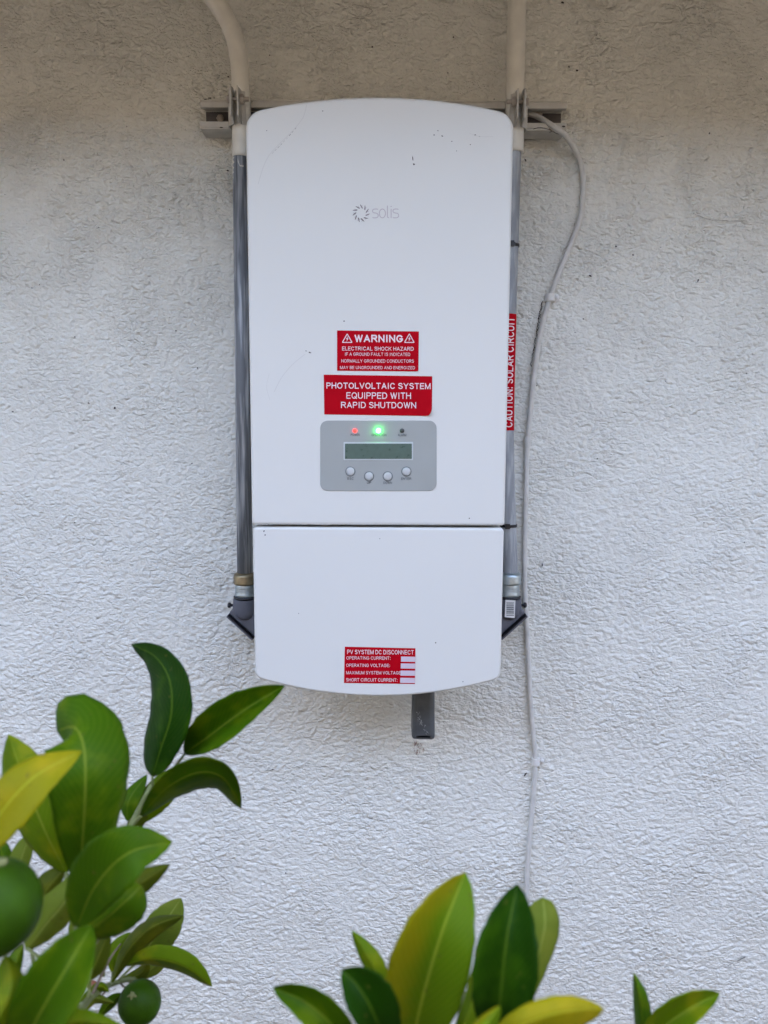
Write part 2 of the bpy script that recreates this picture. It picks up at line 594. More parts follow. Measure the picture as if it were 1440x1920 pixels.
rf.add([(-6.5, -EAVE - .06, SOFFIT_Z + .17), (6.5, -EAVE - .06, SOFFIT_Z + .17), (6.5, 4, SOFFIT_Z + 1.75), (-6.5, 4, SOFFIT_Z + 1.75),
        (6.5, 8.6, SOFFIT_Z + .17), (-6.5, 8.6, SOFFIT_Z + .17)],
       [(0, 1, 2, 3), (3, 2, 4, 5), (0, 3, 5), (1, 4, 2), (0, 5, 4, 1)])
rf.build('roof', M_roof, house)

# grime on the wall: specks, flecks and a hairline or two
sp = MB()
rr = random.Random(8)
def speck(mb, px, py, w, h, Y=-.0022, ang=0.0):
    n = 7
    pts = []
    for k in range(n):
        a = 2 * math.pi * k / n
        r = rr.uniform(.7, 1.2)
        x, y = w / 2 * r * math.cos(a), h / 2 * r * math.sin(a)
        pts.append((px + x * math.cos(ang) - y * math.sin(ang), py + x * math.sin(ang) + y * math.cos(ang)))
    c = [P(a, b, Y) for a, b in pts]
    top = [P(px + (a - px) * .5, py + (b - py) * .5, Y - .0009) for a, b in pts]
    mb.add(c + top, [(k, (k + 1) % n, n + (k + 1) % n, n + k) for k in range(n)] + [tuple(n + k for k in range(n))], True)
for px, py, w, h, a in [(215, 765, 4, 5, 0), (985, 1452, 3.5, 10, .6), (1055, 5, 8, 4, .2), (1082, 132, 6, 4, .2), (1067, 125, 3, 4, 0),
                        (1309, 526, 3, 6, .4), (1155, 462, 4, 4, 0), (1107, 517, 6, 3, .5), (1187, 478, 4, 3, 0), (698, 88, 4, 4, 0), (428, 144, 5, 3, .5),
                        (427, 320, 5, 4, .3), (1017, 1059, 3, 7, .1), (536, 1637, 3, 3, 0), (511, 1443, 4, 3, 0), (1094, 598, 3, 3, 0), (985, 300, 3, 6, -.5),
                        (1390, 1798, 26, 2.0, -.5), (1370, 1808, 16, 1.2, -.5), (850, 70, 3, 4, 0), (880, 300, 2, 3, 0), (1330, 250, 3, 4, .5), (120, 300, 3, 3, 0),
                        (60, 540, 3, 2, 0), (330, 620, 2.5, 3, 0), (140, 980, 2.5, 2.5, 0), (1200, 1270, 3, 2.5, .4), (1320, 980, 2.5, 2.5, 0), (640, 1500, 2.5, 3, 0),
                        (1250, 1500, 3, 2.5, 0), (370, 690, 2, 3, 0), (1120, 860, 2.4, 2.4, 0), (1400, 700, 3, 2.4, 0)]:
    speck(sp, px, py, w, h, ang=a)
for k in range(90):
    s_ = rr.uniform(1.2, 2.6)
    speck(sp, rr.uniform(-40, 1480), rr.uniform(-40, 1700), s_, s_ * rr.uniform(.6, 1.6), ang=rr.uniform(0, 3))
for k in range(60):                                       # line of dark flecks down the left of the cable
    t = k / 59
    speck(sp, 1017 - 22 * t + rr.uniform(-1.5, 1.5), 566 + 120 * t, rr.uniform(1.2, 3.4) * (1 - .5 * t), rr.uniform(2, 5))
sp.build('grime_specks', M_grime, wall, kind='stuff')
st = MB()
for k in range(26):
    x = rr.uniform(774, 796)
    speck(st, x, rr.uniform(1391, 1412), rr.uniform(1, 2.6), rr.uniform(2, 7))
st.build('rust_stain', M_rust, wall, kind='stuff')
cr = MB()
for pts in ([(1300, 400), (1330, 411), (1365, 414), (1400, 414)], [(660, 8), (680, 12), (698, 20), (688, 28), (660, 34)]):
    q = spline(pts, 16)
    cr.tube([P(a + rr.uniform(-.8, .8), b + rr.uniform(-.8, .8), -.0016) for a, b in q], .0003, 6)
cr.build('hairline', mat('hairline_grey', (.30,.28,.26), .9), wall, kind='stuff')

# ------------------------------------------------------------------ strut channel on the wall
def seg_poly(mb, x0, x1, y0, y1, z0, z1):
    mb.box(x0, x1, y0, y1, z0, z1)
zs0 = (P(375, 241, -.041).z + P(1063, 244, -.041).z) / 2 - .0005
zs1 = (P(375, 185, -.041).z + P(1063, 191, -.041).z) / 2
xl, xr = P(375, 210, -.041).x, P(1063, 212, -.041).x
strut = thing('strut_channel', ((xl + xr) / 2, 0, zs0), 'beige painted steel strut channel bolted across the wall behind the cabinet', 'channel')
s1 = MB()
T = .0025
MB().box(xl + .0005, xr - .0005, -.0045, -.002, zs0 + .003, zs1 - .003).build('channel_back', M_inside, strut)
MB_top = s1.box(xl, xr, -.0410, -.0047, zs1 - T, zs1)
s1.box(xl, xr, -.0410, -.0047, zs0, zs0 + T)
s1.box(xl, xr, -.0412, -.0390, zs1 - .0105, zs1 - T - .0001)
s1.box(xl, xr, -.0412, -.0390, zs0 + T + .0001, zs0 + .0105)
s1.box(xl, xr, -.0388, -.0330, zs1 - .0105, zs1 - .0085)
s1.box(xl, xr, -.0388, -.0330, zs0 + .0085, zs0 + .0105)
so = s1.build('channel_body', M_strut, strut)
bv = so.modifiers.new('bevel', 'BEVEL')
bv.width = .0008
bv.segments = 2
for px, py in ((413, 222), (1010, 214)):
    c = P(px, py, -.0046)
    bm_ = MB()
    bm_.lathe(c, (0, -1, 0), [(.0, .0035), (.004, .0035), (.0055, .002), (.006, 0)], 6)
    bm_.build('anchor_bolt', M_bolt, strut)
sk = MB()
for pts in ([(1000, 242), (1012, 239), (1030, 243), (1045, 251), (1060, 252)], [(1030, 241), (1034, 246), (1030, 248)], [(1049, 239), (1055, 244), (1054, 246)]):
    sk.tube([P(a, b, -.0416) for a, b in spline(pts, 10)], .0004, 6)
for px, py in ((385, 186), (393, 184), (415, 239)):
    speck(sk, px, py, 7, 2.4, Y=-.0413)
speck(sk, 1057, 237, 9, 4, Y=-.0413)
sk.build('cracked_paint', M_grime, strut, kind='stuff')

# ------------------------------------------------------------------ conduits
YC = -.0555
RP = .0118
def conduit_common(root, path, zpaint, bare_mat, top_path):
    MB().tube(path, RP, 28).build('bare_pipe', bare_mat, root)
    MB().tube(top_path, [RP + .0012] * len(top_path), 28).build('painted_pipe', M_paint, root)

def fittings(root, cx, side, brass, zt, scale=1.0):
    """compression nut, connector and angled pull elbow; side = -1 for the elbow whose lid faces left"""
    c = Vector((cx, YC, zt))
    r1 = .0172
    nut = MB()
    nut.lathe(c, (0, 0, -1), [(RP, 0), (.0135, .0004), (.0160, .002), (r1, .0055), (r1, .0135), (r1 + .0003, .0145), (r1 + .0003, .0165), (r1, .0175), (.0145, .018)], 32)
    nut.build('compression_nut', brass, root)
    body = MB()
    body.lathe(c, (0, 0, -1), [(.0140, .0175), (.0145, .0185), (.0149, .024), (.0147, .030), (.0158, .0325), (.0160, .0355), (.0150, .037)], 32)
    for k in range(3):
        body.lathe(c - Vector((0, 0, .022 + k * .003)), (0, 0, -1), [(.0146, 0), (.0154, .0006), (.0146, .0013)], 32)
    body.build('connector', M_zinc, root)
    ring = MB()
    ring.lathe(c, (0, 0, -1), [(.0150, .0365), (.0178, .037), (.0180, .0395), (.0165, .0405)], 32)
    ring.build('seal_ring', M_black, root)
    zb = zt - .040
    # elbow: outline in x (inward positive) and z, extruded in depth
    def X(u):
        return cx - side * u if side < 0 else cx - side * u
    s_ = side
    outl = [(-.0170, 0), (.0175, 0), (.030, -.006), (.030, -.056), (.0135, -.057), (-.0225, -.0225), (-.0225, -.0195), (-.0180, -.0150)]
    poly = [(cx - s_ * u, zb + w) for u, w in outl]
    if s_ > 0:
        pass
    # counter-clockwise seen from -Y means x right, z up
    ar = sum(poly[i][0] * poly[(i + 1) % len(poly)][1] - poly[(i + 1) % len(poly)][0] * poly[i][1] for i in range(len(poly)))
    if ar < 0:
        poly = poly[::-1]
    e = MB().prism(poly, YC + .0165, YC - .0115, .003, 4)
    eo = e.build('pull_elbow', M_elbow, root)
    hump = MB()
    hump.lathe((cx, YC - .0035, zb), (0, 0, -1), [(.0165, .0005), (.0165, .016), (.0160, .021), (.0145, .026), (.0118, .030), (.007, .033), (0, .0342)], 36)
    hump.build('elbow_barrel', M_elbow, eo)
    # lid plate along the slanted side
    a = Vector((cx - s_ * -.0235, 0, zb - .0225))
    b = Vector((cx - s_ * .0150, 0, zb - .0590))
    d = (b - a).normalized()
    nrm = Vector((-d.z, 0, d.x))
    if nrm.z > 0:
        nrm = -nrm
    lid = MB()
    for off, th, yy, m_ in ((.0004, .0012, .0185, M_black), (.0018, .0022, .0178, M_elbow)):
        q = [a + nrm * off, b + nrm * off, b + nrm * (off + th), a + nrm * (off + th)]
        v = [(p.x, YC - yy, p.z) for p in q] + [(p.x, YC + yy, p.z) for p in q]
        l2 = MB().add(v, [(0, 1, 2, 3), (7, 6, 5, 4), (0, 4, 5, 1), (1, 5, 6, 2), (2, 6, 7, 3), (3, 7, 4, 0)])
        l2.build('lid_gasket' if m_ is M_black else 'elbow_lid', m_, eo)
    scw = MB()
    sx = cx + s_ * .0180
    scw.lathe((sx, YC - .008, zb - .0095), (s_, 0, 0), [(.0022, 0), (.0022, .003), (.0042, .0032), (.0042, .0062), (.0028, .0075), (0, .0078)], 16)
    scw.build('lid_screw', M_black, eo)
    return eo

# left conduit
def PX(px, py):
    return P(px, py, YC)
xl_t, xl_b = PX(452, 300).x, PX(459, 1060).x
zt_l = PX(459, 1073).z
left_conduit = thing('conduit', (xl_b, YC, zt_l - .1), 'dark weathered grey steel conduit with bent painted top and brass nut', 'conduit', 'conduits beside the cabinet')
path = [Vector((xl_t, YC, PX(452, 250).z)), Vector((xl_t + (xl_b - xl_t) * .5, YC, PX(456, 700).z)), Vector((xl_b, YC, zt_l - .01))]
MB().tube(path, RP, 28).build('bare_pipe', M_pipe_l, left_conduit)
tp = spline([tuple(PX(*q)) for q in ((262, -155), (312, -98), (363, -46), (402, 0), (426, 36), (441.5, 76), (449, 118), (451.5, 167), (452, 230), (452, 296))], 50)
MB().tube(tp, RP + .0011, 28).build('painted_pipe', M_paint, left_conduit)
# ragged remains of paint down the left flank of the bare pipe
rg = MB()
zz = np.linspace(PX(445, 296).z, PX(445, 372).z, 26)
v = []
for i, z in enumerate(zz):
    wdt = (1.05 - .75 * i / 25) * (1 + .35 * math.sin(i * 2.1) + rr.uniform(-.25, .25))
    for k in range(7):
        a = R(115) + R(62) * (1 - wdt * .0) - 0
        ang = R(178) - max(.05, wdt) * R(34) * k / 6
        v.append((xl_t + (RP + .0004) * math.cos(ang), YC - (RP + .0004) * math.sin(ang), z))
rg.add(v, [(i * 7 + k, i * 7 + k + 1, (i + 1) * 7 + k + 1, (i + 1) * 7 + k) for i in range(25) for k in range(6)], True)
vv = []
for i in range(13):                                      # a hooked smear of paint
    t_ = i / 12
    an = R(64 + 38 * t_)
    z = PX(452, 316 - 14 * max(0, .35 - t_) / .35 * 0 - (9 * max(0, t_ - .62) / .38 if t_ > .62 else 0) + rr.uniform(-.6, .6)).z
    hgt = .0009 + (.0035 * max(0, t_ - .75) / .25)
    vv += [(xl_t + (RP + .0004) * math.cos(an), YC - (RP + .0004) * math.sin(an), z + hgt), (xl_t + (RP + .0004) * math.cos(an), YC - (RP + .0004) * math.sin(an), z - .0009)]
rg.add(vv, [(2 * i, 2 * i + 1, 2 * i + 3, 2 * i + 2) for i in range(12)], True)
rg.build('paint_remains', M_paint, left_conduit)
fittings(left_conduit, xl_b, -1, M_brass, zt_l)

# right conduit
zt_r = PX(955, 1072.5).z
xr_b = PX(970, 1060).x - RP + .0005
right_conduit = thing('conduit', (xr_b, YC, zt_r - .1), 'light galvanised steel conduit with red caution sticker and black cable ties', 'conduit', 'conduits beside the cabinet')
rp_pts = [(PX(979, 240).x - RP - .0008, YC, PX(970, 240).z)] + [(PX(px, py).x - RP, YC, PX(px, py).z) for px, py in ((977, 290), (971.5, 480), (968, 590), (965, 700), (963.5, 800), (965, 900), (968, 985))] + [(xr_b, YC, PX(970, 1060).z), (xr_b, YC, zt_r - .012)]
rpath = spline(rp_pts, 60)
MB().tube(rpath, RP, 28).build('bare_pipe', M_pipe_r, right_conduit)
tp = [(PX(px, py).x, YC, PX(px, py).z) for px, py in ((971, -170), (969.5, 0), (967, 90), (966, 170), (965.5, 240), (964.5, 287))]
MB().tube(spline(tp, 30), RP + .0011, 28).build('painted_pipe', M_paint, right_conduit)
zz = np.linspace(PX(960, 287).z, PX(960, 294).z, 6)
elb = fittings(right_conduit, xr_b, 1, M_zinc, zt_r)

def pipe_x(z):
    for a, b in zip(rpath, rpath[1:]):
        if a[2] >= z >= b[2]:
            t = (a[2] - z) / (a[2] - b[2])
            return a[0] + (b[0] - a[0]) * t
    return rpath[-1][0]
# wrapped caution sticker
z_a, z_b = PX(960, 590).z, PX(956, 807).z
cs = MB()
NV, NA = 24, 22
v = []
for i in range(NV + 1):
    z = z_a + (z_b - z_a) * i / NV
    for k in range(NA + 1):
        an = R(-100) + R(200) * k / NA
        v.append((pipe_x(z) + (RP + .00035) * math.sin(an), YC - (RP + .00035) * math.cos(an), z))
cs.add(v, [(i * (NA + 1) + k, i * (NA + 1) + k + 1, (i + 1) * (NA + 1) + k + 1, (i + 1) * (NA + 1) + k) for i in range(NV) for k in range(NA)], True)
caution = cs.build('caution_sticker', M_red, right_conduit, label='red wrapped sticker reading CAUTION: SOLAR CIRCUIT')

def arc(cx, cy, rx, ry, a0, a1, n=12):
    return [(cx + rx * math.cos(R(a0 + (a1 - a0) * i / n)), cy + ry * math.sin(R(a0 + (a1 - a0) * i / n))) for i in range(n + 1)]
# plain sans capitals as strokes in a unit box (x, y up); the first number is the width of the letter
GLYPH = {
    'A': (.74, [[(0, 0), (.5, 1)], [(1, 0), (.5, 1)], [(.2, .32), (.8, .32)]]),
    'B': (.64, [[(0, 0), (0, 1)], [(0, 1), (.5, 1)] + arc(.62, .77, .33, .23, 90, -90) + [(0, .54)], [(.5, .54)] + arc(.62, .27, .38, .27, 90, -90) + [(0, 0)]]),
    'C': (.74, [arc(.52, .5, .52, .5, 40, 320, 22)]),
    'D': (.70, [[(0, 0), (0, 1)], [(0, 1), (.4, 1)] + arc(.45, .5, .55, .5, 90, -90, 16) + [(0, 0)]]),
    'E': (.58, [[(0, 0), (0, 1)], [(0, 1), (1, 1)], [(0, .52), (.92, .52)], [(0, 0), (1, 0)]]),
    'F': (.55, [[(0, 0), (0, 1)], [(0, 1), (1, 1)], [(0, .5), (.85, .5)]]),
    'G': (.78, [arc(.5, .5, .5, .5, 40, 335, 22) + [(1, .28), (1, .45)], [(.58, .45), (1, .45)]]),
    'H': (.68, [[(0, 0), (0, 1)], [(1, 0), (1, 1)], [(0, .52), (1, .52)]]),
    'I': (.16, [[(.5, 0), (.5, 1)]]),
    'K': (.68, [[(0, 0), (0, 1)], [(0, .38), (1, 1)], [(.38, .6), (1, 0)]]),
    'L': (.54, [[(0, 0), (0, 1)], [(0, 0), (1, 0)]]),
    'M': (.84, [[(0, 0), (0, 1)], [(1, 0), (1, 1)], [(0, 1), (.5, 0)], [(1, 1), (.5, 0)]]),
    'N': (.70, [[(0, 0), (0, 1)], [(1, 0), (1, 1)], [(0, 1), (1, 0)]]),
    'O': (.80, [arc(.5, .5, .5, .5, 0, 360, 28)]),
    'P': (.62, [[(0, 0), (0, 1)], [(0, 1), (.5, 1)] + arc(.62, .74, .38, .26, 90, -90) + [(0, .48)]]),
    'Q': (.80, [arc(.5, .5, .5, .5, 0, 360, 28), [(.62, .28), (1, -.04)]]),
    'R': (.70, [[(0, 0), (0, 1)], [(0, 1), (.5, 1)] + arc(.60, .76, .36, .24, 90, -90) + [(0, .52)], [(.5, .5), (.72, .34), (1, 0)]]),
    'S': (.66, [arc(.5, .75, .46, .25, 25, 200, 12) + arc(.52, .26, .48, .26, 75, -155, 16)[1:]]),
    'T': (.64, [[(.5, 0), (.5, 1)], [(0, 1), (1, 1)]]),
    'U': (.70, [[(0, 1), (0, .4)] + arc(.5, .36, .5, .36, 180, 360, 14) + [(1, 1)]]),
    'V': (.72, [[(0, 1), (.5, 0)], [(1, 1), (.5, 0)]]),
    'W': (1.0, [[(0, 1), (.26, 0)], [(.5, 1), (.26, 0)], [(.5, 1), (.74, 0)], [(1, 1), (.74, 0)]]),
    'X': (.7, [[(0, 0), (1, 1)], [(0, 1), (1, 0)]]),
    'Y': (.72, [[(0, 1), (.5, .45)], [(1, 1), (.5, .45)], [(.5, 0), (.5, .5)]]),
    'Z': (.66, [[(0, 1), (1, 1)], [(1, 1), (0, 0)], [(0, 0), (1, 0)]]),
    ':': (.16, [[(.5, 0), (.5, .10)], [(.5, .62), (.5, .72)]]),
}
def text_geo(body, th=.17, sub=1):
    """stroke lettering: vertices (u, v, layer) with u and v in 0..1, and faces"""
    V, F = [], []
    x = 0.0
    for ch in body:
        if ch == ' ':
            x += .40
            continue
        w, strokes = GLYPH[ch]
        for li, st_ in enumerate(strokes):
            p = [np.array((x + th / 2 + q[0] * w, th / 2 + q[1] * (1 - th))) for q in st_]
            if sub > 1:
                p = [a + (b - a) * i / sub for a, b in zip(p, p[1:]) for i in range(sub)] + [p[-1]]
            n = len(p)
            o = len(V)
            # square ends
            d0, d1 = p[1] - p[0], p[-1] - p[-2]
            closed = np.linalg.norm(p[0] - p[-1]) < 1e-6
            if not closed:
                p[0] = p[0] - d0 / np.linalg.norm(d0) * th * .48
                p[-1] = p[-1] + d1 / np.linalg.norm(d1) * th * .48
            for i in range(n):
                t = p[min(i + 1, n - 1)] - p[max(i - 1, 0)]
                t = t / max(np.linalg.norm(t), 1e-9)
                q = np.array([t[1], -t[0]]) * th / 2
                a, b = p[i] + q, p[i] - q
                for c in (a, b):
                    V.append((c[0], min(max(c[1], 0), 1) if ch not in 'Q' else c[1], li))
            F += [(o + 2 * i, o + 2 * i + 1, o + 2 * i + 3, o + 2 * i + 2) for i in range(n - 1)]
        x += w + th + .155
    v = np.array(V)
    lo, hi = v[:, 0].min(), v[:, 0].max()
    v[:, 0] = (v[:, 0] - lo) / (hi - lo)
    return v, F

# caution lettering bent round the pipe, reading upward
tv, tf = text_geo('CAUTION: SOLAR CIRCUIT', .17, 8)
zc0, zc1 = PX(955, 801).z, PX(955, 597).z
vv = []
for u, w, ly in tv:
    z = zc0 + (zc1 - zc0) * u
    an = R(40) - R(58) * w
    rq = RP + .0007 + ly * .00002
    vv.append((pipe_x(z) + rq * math.sin(an), YC - rq * math.cos(an), z))
MB().add(vv, tf).build('lettering', M_print, caution, kind='stuff')

for px, py, hx in ((966, 461, -.0005), (961, 985, -.004)):
    z = PX(px, py).z
    x = pipe_x(z)
    tie = MB()
    tie.lathe((x, YC, z + .0021), (0, 0, -1), [(RP + .0002, 0), (RP + .0014, .0001), (RP + .0014, .0041), (RP + .0002, .0042)], 32)
    hx0 = x + hx
    tie.box(hx0 - .0032, hx0 + .0036, YC - RP - .0052, YC - RP + .0005, z - .0036, z + .0040)
    tie.box(hx0 + .0030, hx0 + .0050, YC - RP - .0040, YC - RP - .0018, z - .0022, z + .0022)
    tie.build('cable_tie', M_black, right_conduit)

# barcode sticker on the right elbow
YB = YC - .0204
bs_ = MB().prism([(P(946.5, 1157, YB).x, P(946.5, 1157, YB).z), (P(965, 1159, YB).x, P(965, 1159, YB).z), (P(966.5, 1126, YB).x, P(966.5, 1126, YB).z), (P(948, 1125, YB).x, P(948, 1125, YB).z)], YB + .0012, YB, .0)
bco = bs_.build('barcode_sticker', mat('paper_white', (.72, .72, .72), .5), elb, label='small white barcode sticker')
bars = MB()
y = 1129.0
while y < 1154:
    h = rr.choice((.8, .8, 1.3, 2.0))
    x0, x1 = 949.5, 963.5
    bars.poly([(x0, y), (x1, y + .4), (x1, y + .4 + h), (x0, y + h)], YB - .0003)
    y += h + rr.choice((.8, 1.0, 1.6))
bars.build('barcode', M_ink, elb)

# ------------------------------------------------------------------ strut clamps round the conduits
def clamp(cx, zc, nut_side, label):
    root = thing('pipe_clamp', (cx, YC, zc), label, 'clamp', 'strut clamps holding the conduits')
    Rr = RP + .0022
    z0, z1 = zc - .0225, zc + .0225
    for s_ in (-1, 1):
        pth = [(cx + s_ * Rr, -.0415), (cx + s_ * Rr, YC)]
        for a in (15, 30, 45, 58, 68):
            pth.append((cx + s_ * Rr * math.cos(R(a)), YC - Rr * math.sin(R(a))))
        pth += [(cx + s_ * .0050, YC - Rr - .002), (cx + s_ * .0044, YC - Rr - .008), (cx + s_ * .0044, YC - Rr - .020), (cx + s_ * .0052, YC - Rr - .024)]
        n = len(pth)
        v, f = [], []
        for i, (x, y) in enumerate(pth):
            a, b = pth[max(i - 1, 0)], pth[min(i + 1, n - 1)]
            t = Vector((b[0] - a[0], b[1] - a[1])).normalized()
            q = Vector((t.y, -t.x)) * .0010
            taper = .003 if i >= n - 2 else 0
            for (dx, dy) in ((q.x, q.y), (-q.x, -q.y)):
                v += [(x + dx, y + dy, z0 + taper), (x + dx, y + dy, z1 - taper)]
        for i in range(n - 1):
            o, p = i * 4, i * 4 + 4
            f += [(o, o + 1, p + 1, p), (o + 2, p + 2, p + 3, o + 3), (o + 1, o + 3, p + 3, p + 1), (o, p, p + 2, o + 2)]
        f += [(0, 2, 3, 1), (4 * n - 4, 4 * n - 3, 4 * n - 1, 4 * n - 2)]
        MB().add(v, f).build('clamp_half', M_strut, root)
    yb = YC - Rr - .0125
    ns = nut_side
    bl = MB()
    bl.lathe((cx - ns * .012, yb, zc + .006), (ns, 0, 0), [(0, 0), (.0046, .0004), (.0052, .002), (.0048, .0042), (.0030, .0044)], 18)
    prof = [(.0028, .004)]
    x = .014
    while x < .031:
        prof += [(.0026, x), (.0033, x + .0006), (.0033, x + .0009), (.0026, x + .0015)]
        x += .0017
    prof += [(.0, x)]
    bl.lathe((cx - ns * .012, yb, zc + .006), (ns, 0, 0), prof, 14)
    bl.build('bolt', M_bolt, root)
    nt_ = MB()
    nt_.lathe((cx + ns * .0068, yb, zc + .006), (ns, 0, 0), [(.003, 0), (.0066, .0), (.0066, .0050), (.003, .0051)], 6)
    no = nt_.build('nut', M_bolt, root)
    for p in no.data.polygons:
        p.use_smooth = False
    return root
zcl = (P(445, 198, YC - .02).z)
zcr = (P(970, 203, YC - .02).z)
clamp(PX(450, 200).x - .0015, zcl, 1, 'beige painted strut clamp on the dark left conduit, bolt end pointing right')
clamp(PX(966.5, 205).x + .0022, zcr, -1, 'beige painted strut clamp on the right conduit, bolt end pointing left')

# ------------------------------------------------------------------ the inverter cabinet
YF = -.19
inverter = thing('inverter', (P(710, 1250, YF).x, -.1, P(710, 1300, YF).z), 'white wall mounted solar inverter cabinet with red stickers and grey display panel', 'inverter')
def arc_outline(xa, xb, z_side_top, z_peak_top, z_side_bot, z_peak_bot, r_top, r_bot):
    """counter-clockwise outline; curved top and bottom edges, rounded corners"""
    xc, hw = (xa + xb) / 2, (xb - xa) / 2
    def edge(zs, zp, n=40):
        out = []
        for i in range(n + 1):
            u = -1 + 2 * i / n
            out.append((xc + hw * u, zp + (zs - zp) * u * u))
        return out
    def rounded(pts, r, n=8):
        # replace sharp corners at flagged indices
        out = []
        m = len(pts)
        for i, (p, flag) in enumerate(pts):
            if not flag or r[flag] <= 0:
                out.append(p)
                continue
            a = Vector(pts[i - 1][0]) - Vector(p)
            b = Vector(pts[(i + 1) % m][0]) - Vector(p)
            a.normalize()
            b.normalize()
            half = a.angle(b) / 2
            d = r[flag] / math.tan(half)
            c = Vector(p) + (a + b).normalized() * (r[flag] / math.sin(half))
            s0 = Vector(p) + a * d - c
            s1 = Vector(p) + b * d - c
            tot = s0.angle(s1)
            sg = 1 if s0.x * s1.y - s0.y * s1.x > 0 else -1
            for k in range(n + 1):
                an = sg * tot * k / n
                out.append((c.x + s0.x * math.cos(an) - s0.y * math.sin(an), c.y + s0.x * math.sin(an) + s0.y * math.cos(an)))
        return out
    rad = {1: r_bot, 2: r_top}
    bot = edge(z_side_bot, z_peak_bot) if abs(z_side_bot - z_peak_bot) > 1e-6 else [(xa, z_side_bot), (xb, z_side_bot)]
    top = edge(z_side_top, z_peak_top)[::-1] if abs(z_side_top - z_peak_top) > 1e-6 else [(xb, z_side_top), (xa, z_side_top)]
    def trim(e, r):
        if r <= 0:
            return e
        x0, x1 = e[0][0], e[-1][0]
        return [e[0]] + [q for q in e[1:-1] if min(abs(q[0] - x0), abs(q[0] - x1)) > r * 1.15] + [e[-1]]
    bot, top = trim(bot, r_bot), trim(top, r_top)
    pts = [(q, 1 if i in (0, len(bot) - 1) else 0) for i, q in enumerate(bot)] + [(q, 2 if i in (0, len(top) - 1) else 0) for i, q in enumerate(top)]
    return rounded(pts, rad)
ux0 = (P(462, 300, YF + .006).x + P(474, 970, YF + .006).x) / 2
ux1 = (P(962, 300, YF + .006).x + P(944, 970, YF + .006).x) / 2
z_gap_t, z_gap_b = P(709, 985.0, YF).z, P(709, 989.6, YF).z
zp_top = P(715, 185, YF + .006).z
zs_top = P(462, 214, YF + .006).z
lx0, lx1 = (P(476, 1010, YF + .006).x + P(478, 1240, YF + .006).x) / 2, (P(942, 1010, YF + .006).x + P(940, 1240, YF + .006).x) / 2
zp_bot = P(710, 1303, YF + .006).z
zs_bot = P(478, 1268, YF + .006).z
up = MB().prism(arc_outline(ux0, ux1, zs_top, zp_top, z_gap_t, z_gap_t, .024, .0045), -.030, YF, .0042, 6)
upper = up.build('upper_cover', M_white, inverter)
lo_ = MB().prism(arc_outline(lx0, lx1, z_gap_b, z_gap_b, zs_bot, zp_bot, .0055, .013), -.030, YF, .0036, 6)
lower = lo_.build('lower_cover', M_white, inverter)
chs = MB().box(ux0 + .012, ux1 - .012, -.165, -.0435, P(709, 1255, YF).z, P(709, 225, YF).z)
chs.build('chassis', M_dark, inverter)
MB().box(ux0 + .05, ux1 - .05, -.0300, -.0425, P(709, 300, YF).z, P(709, 260, YF).z).build('mounting_bracket', M_zinc, inverter)

Y1 = YF - .0005          # stickers
Y2 = YF - .0009          # print
def sticker(name, pts, label, curl=None):
    """four photo corners (tl, tr, br, bl); curl lifts the lower right corner"""
    NX, NZ = 34, 16
    v = []
    tl, tr, br, bl = [np.array(q, float) for q in pts]
    cpt = None
    for j in range(NZ + 1):
        b = j / NZ
        for i in range(NX + 1):
            a = i / NX
            px, py = (tl * (1 - a) + tr * a) * (1 - b) + (bl * (1 - a) + br * a) * b
            p = P(px, py, Y1)
            if curl:
                cp, rr_ = P(*curl[0], Y1), curl[1]
                n = Vector((.93, 0, -.37)).normalized()
                n = Vector((curl[2][0], 0, curl[2][1])).normalized()
                s_ = (p - cp).dot(n)
                if s_ > 0:
                    base = p - n * s_
                    p = base + n * rr_ * math.sin(min(s_ / rr_, 2.6)) + Vector((0, -1, 0)) * rr_ * (1 - math.cos(min(s_ / rr_, 2.6)))
            v.append(p)
    w = NX + 1
    m = MB().add(v, [(j * w + i, j * w + i + 1, (j + 1) * w + i + 1, (j + 1) * w + i) for j in range(NZ) for i in range(NX)], bool(curl))
    return m.build(name, M_red, inverter, label=label)
def print_text(mb, body, x0, y0, x1, y1, Y, th=.17, slope=0.0):
    tv, tf = text_geo(body, th)
    mb.add([P(x0 + (x1 - x0) * u, y1 + (y0 - y1) * w + slope * u, Y - ly * .00002) for u, w, ly in tv], tf)

w1 = sticker('warning_sticker', [(632, 619.5), (785.5, 621.5), (784.5, 696.5), (632, 695)], 'red sticker headed WARNING about electrical shock hazard', ((783, 690), .004, (.7, -.7)))
t = MB()
print_text(t, 'WARNING', 664.5, 627.5, 755.5, 641.5, Y2, .20, .5)
print_text(t, 'ELECTRICAL SHOCK HAZARD', 641.5, 649.8, 775.5, 657.0, Y2, .14, .6)
print_text(t, 'IF A GROUND FAULT IS INDICATED', 647, 661.0, 769, 667.0, Y2, .125, .5)
print_text(t, 'NORMALLY GROUNDED CONDUCTORS', 640, 673.6, 776, 679.6, Y2, .125, .5)
print_text(t, 'MAY BE UNGROUNDED AND ENERGIZED', 637.5, 686.2, 778, 692.0, Y2, .125, .5)
for cx in (651.0, 767.5):
    tri = [(cx - 9, 642), (cx, 626), (cx + 9, 642)]
    for k in range(3):
        t.ribbon([tri[k], tri[(k + 1) % 3]], 1.5, Y2 - .00002 * k)
    t.poly([(cx + 1.6, 630), (cx - 2.2, 636), (cx + .2, 636), (cx - 1.8, 641), (cx + 2.6, 634.6), (cx + .4, 634.6)], Y2)
t.build('lettering', M_print, w1, kind='stuff')

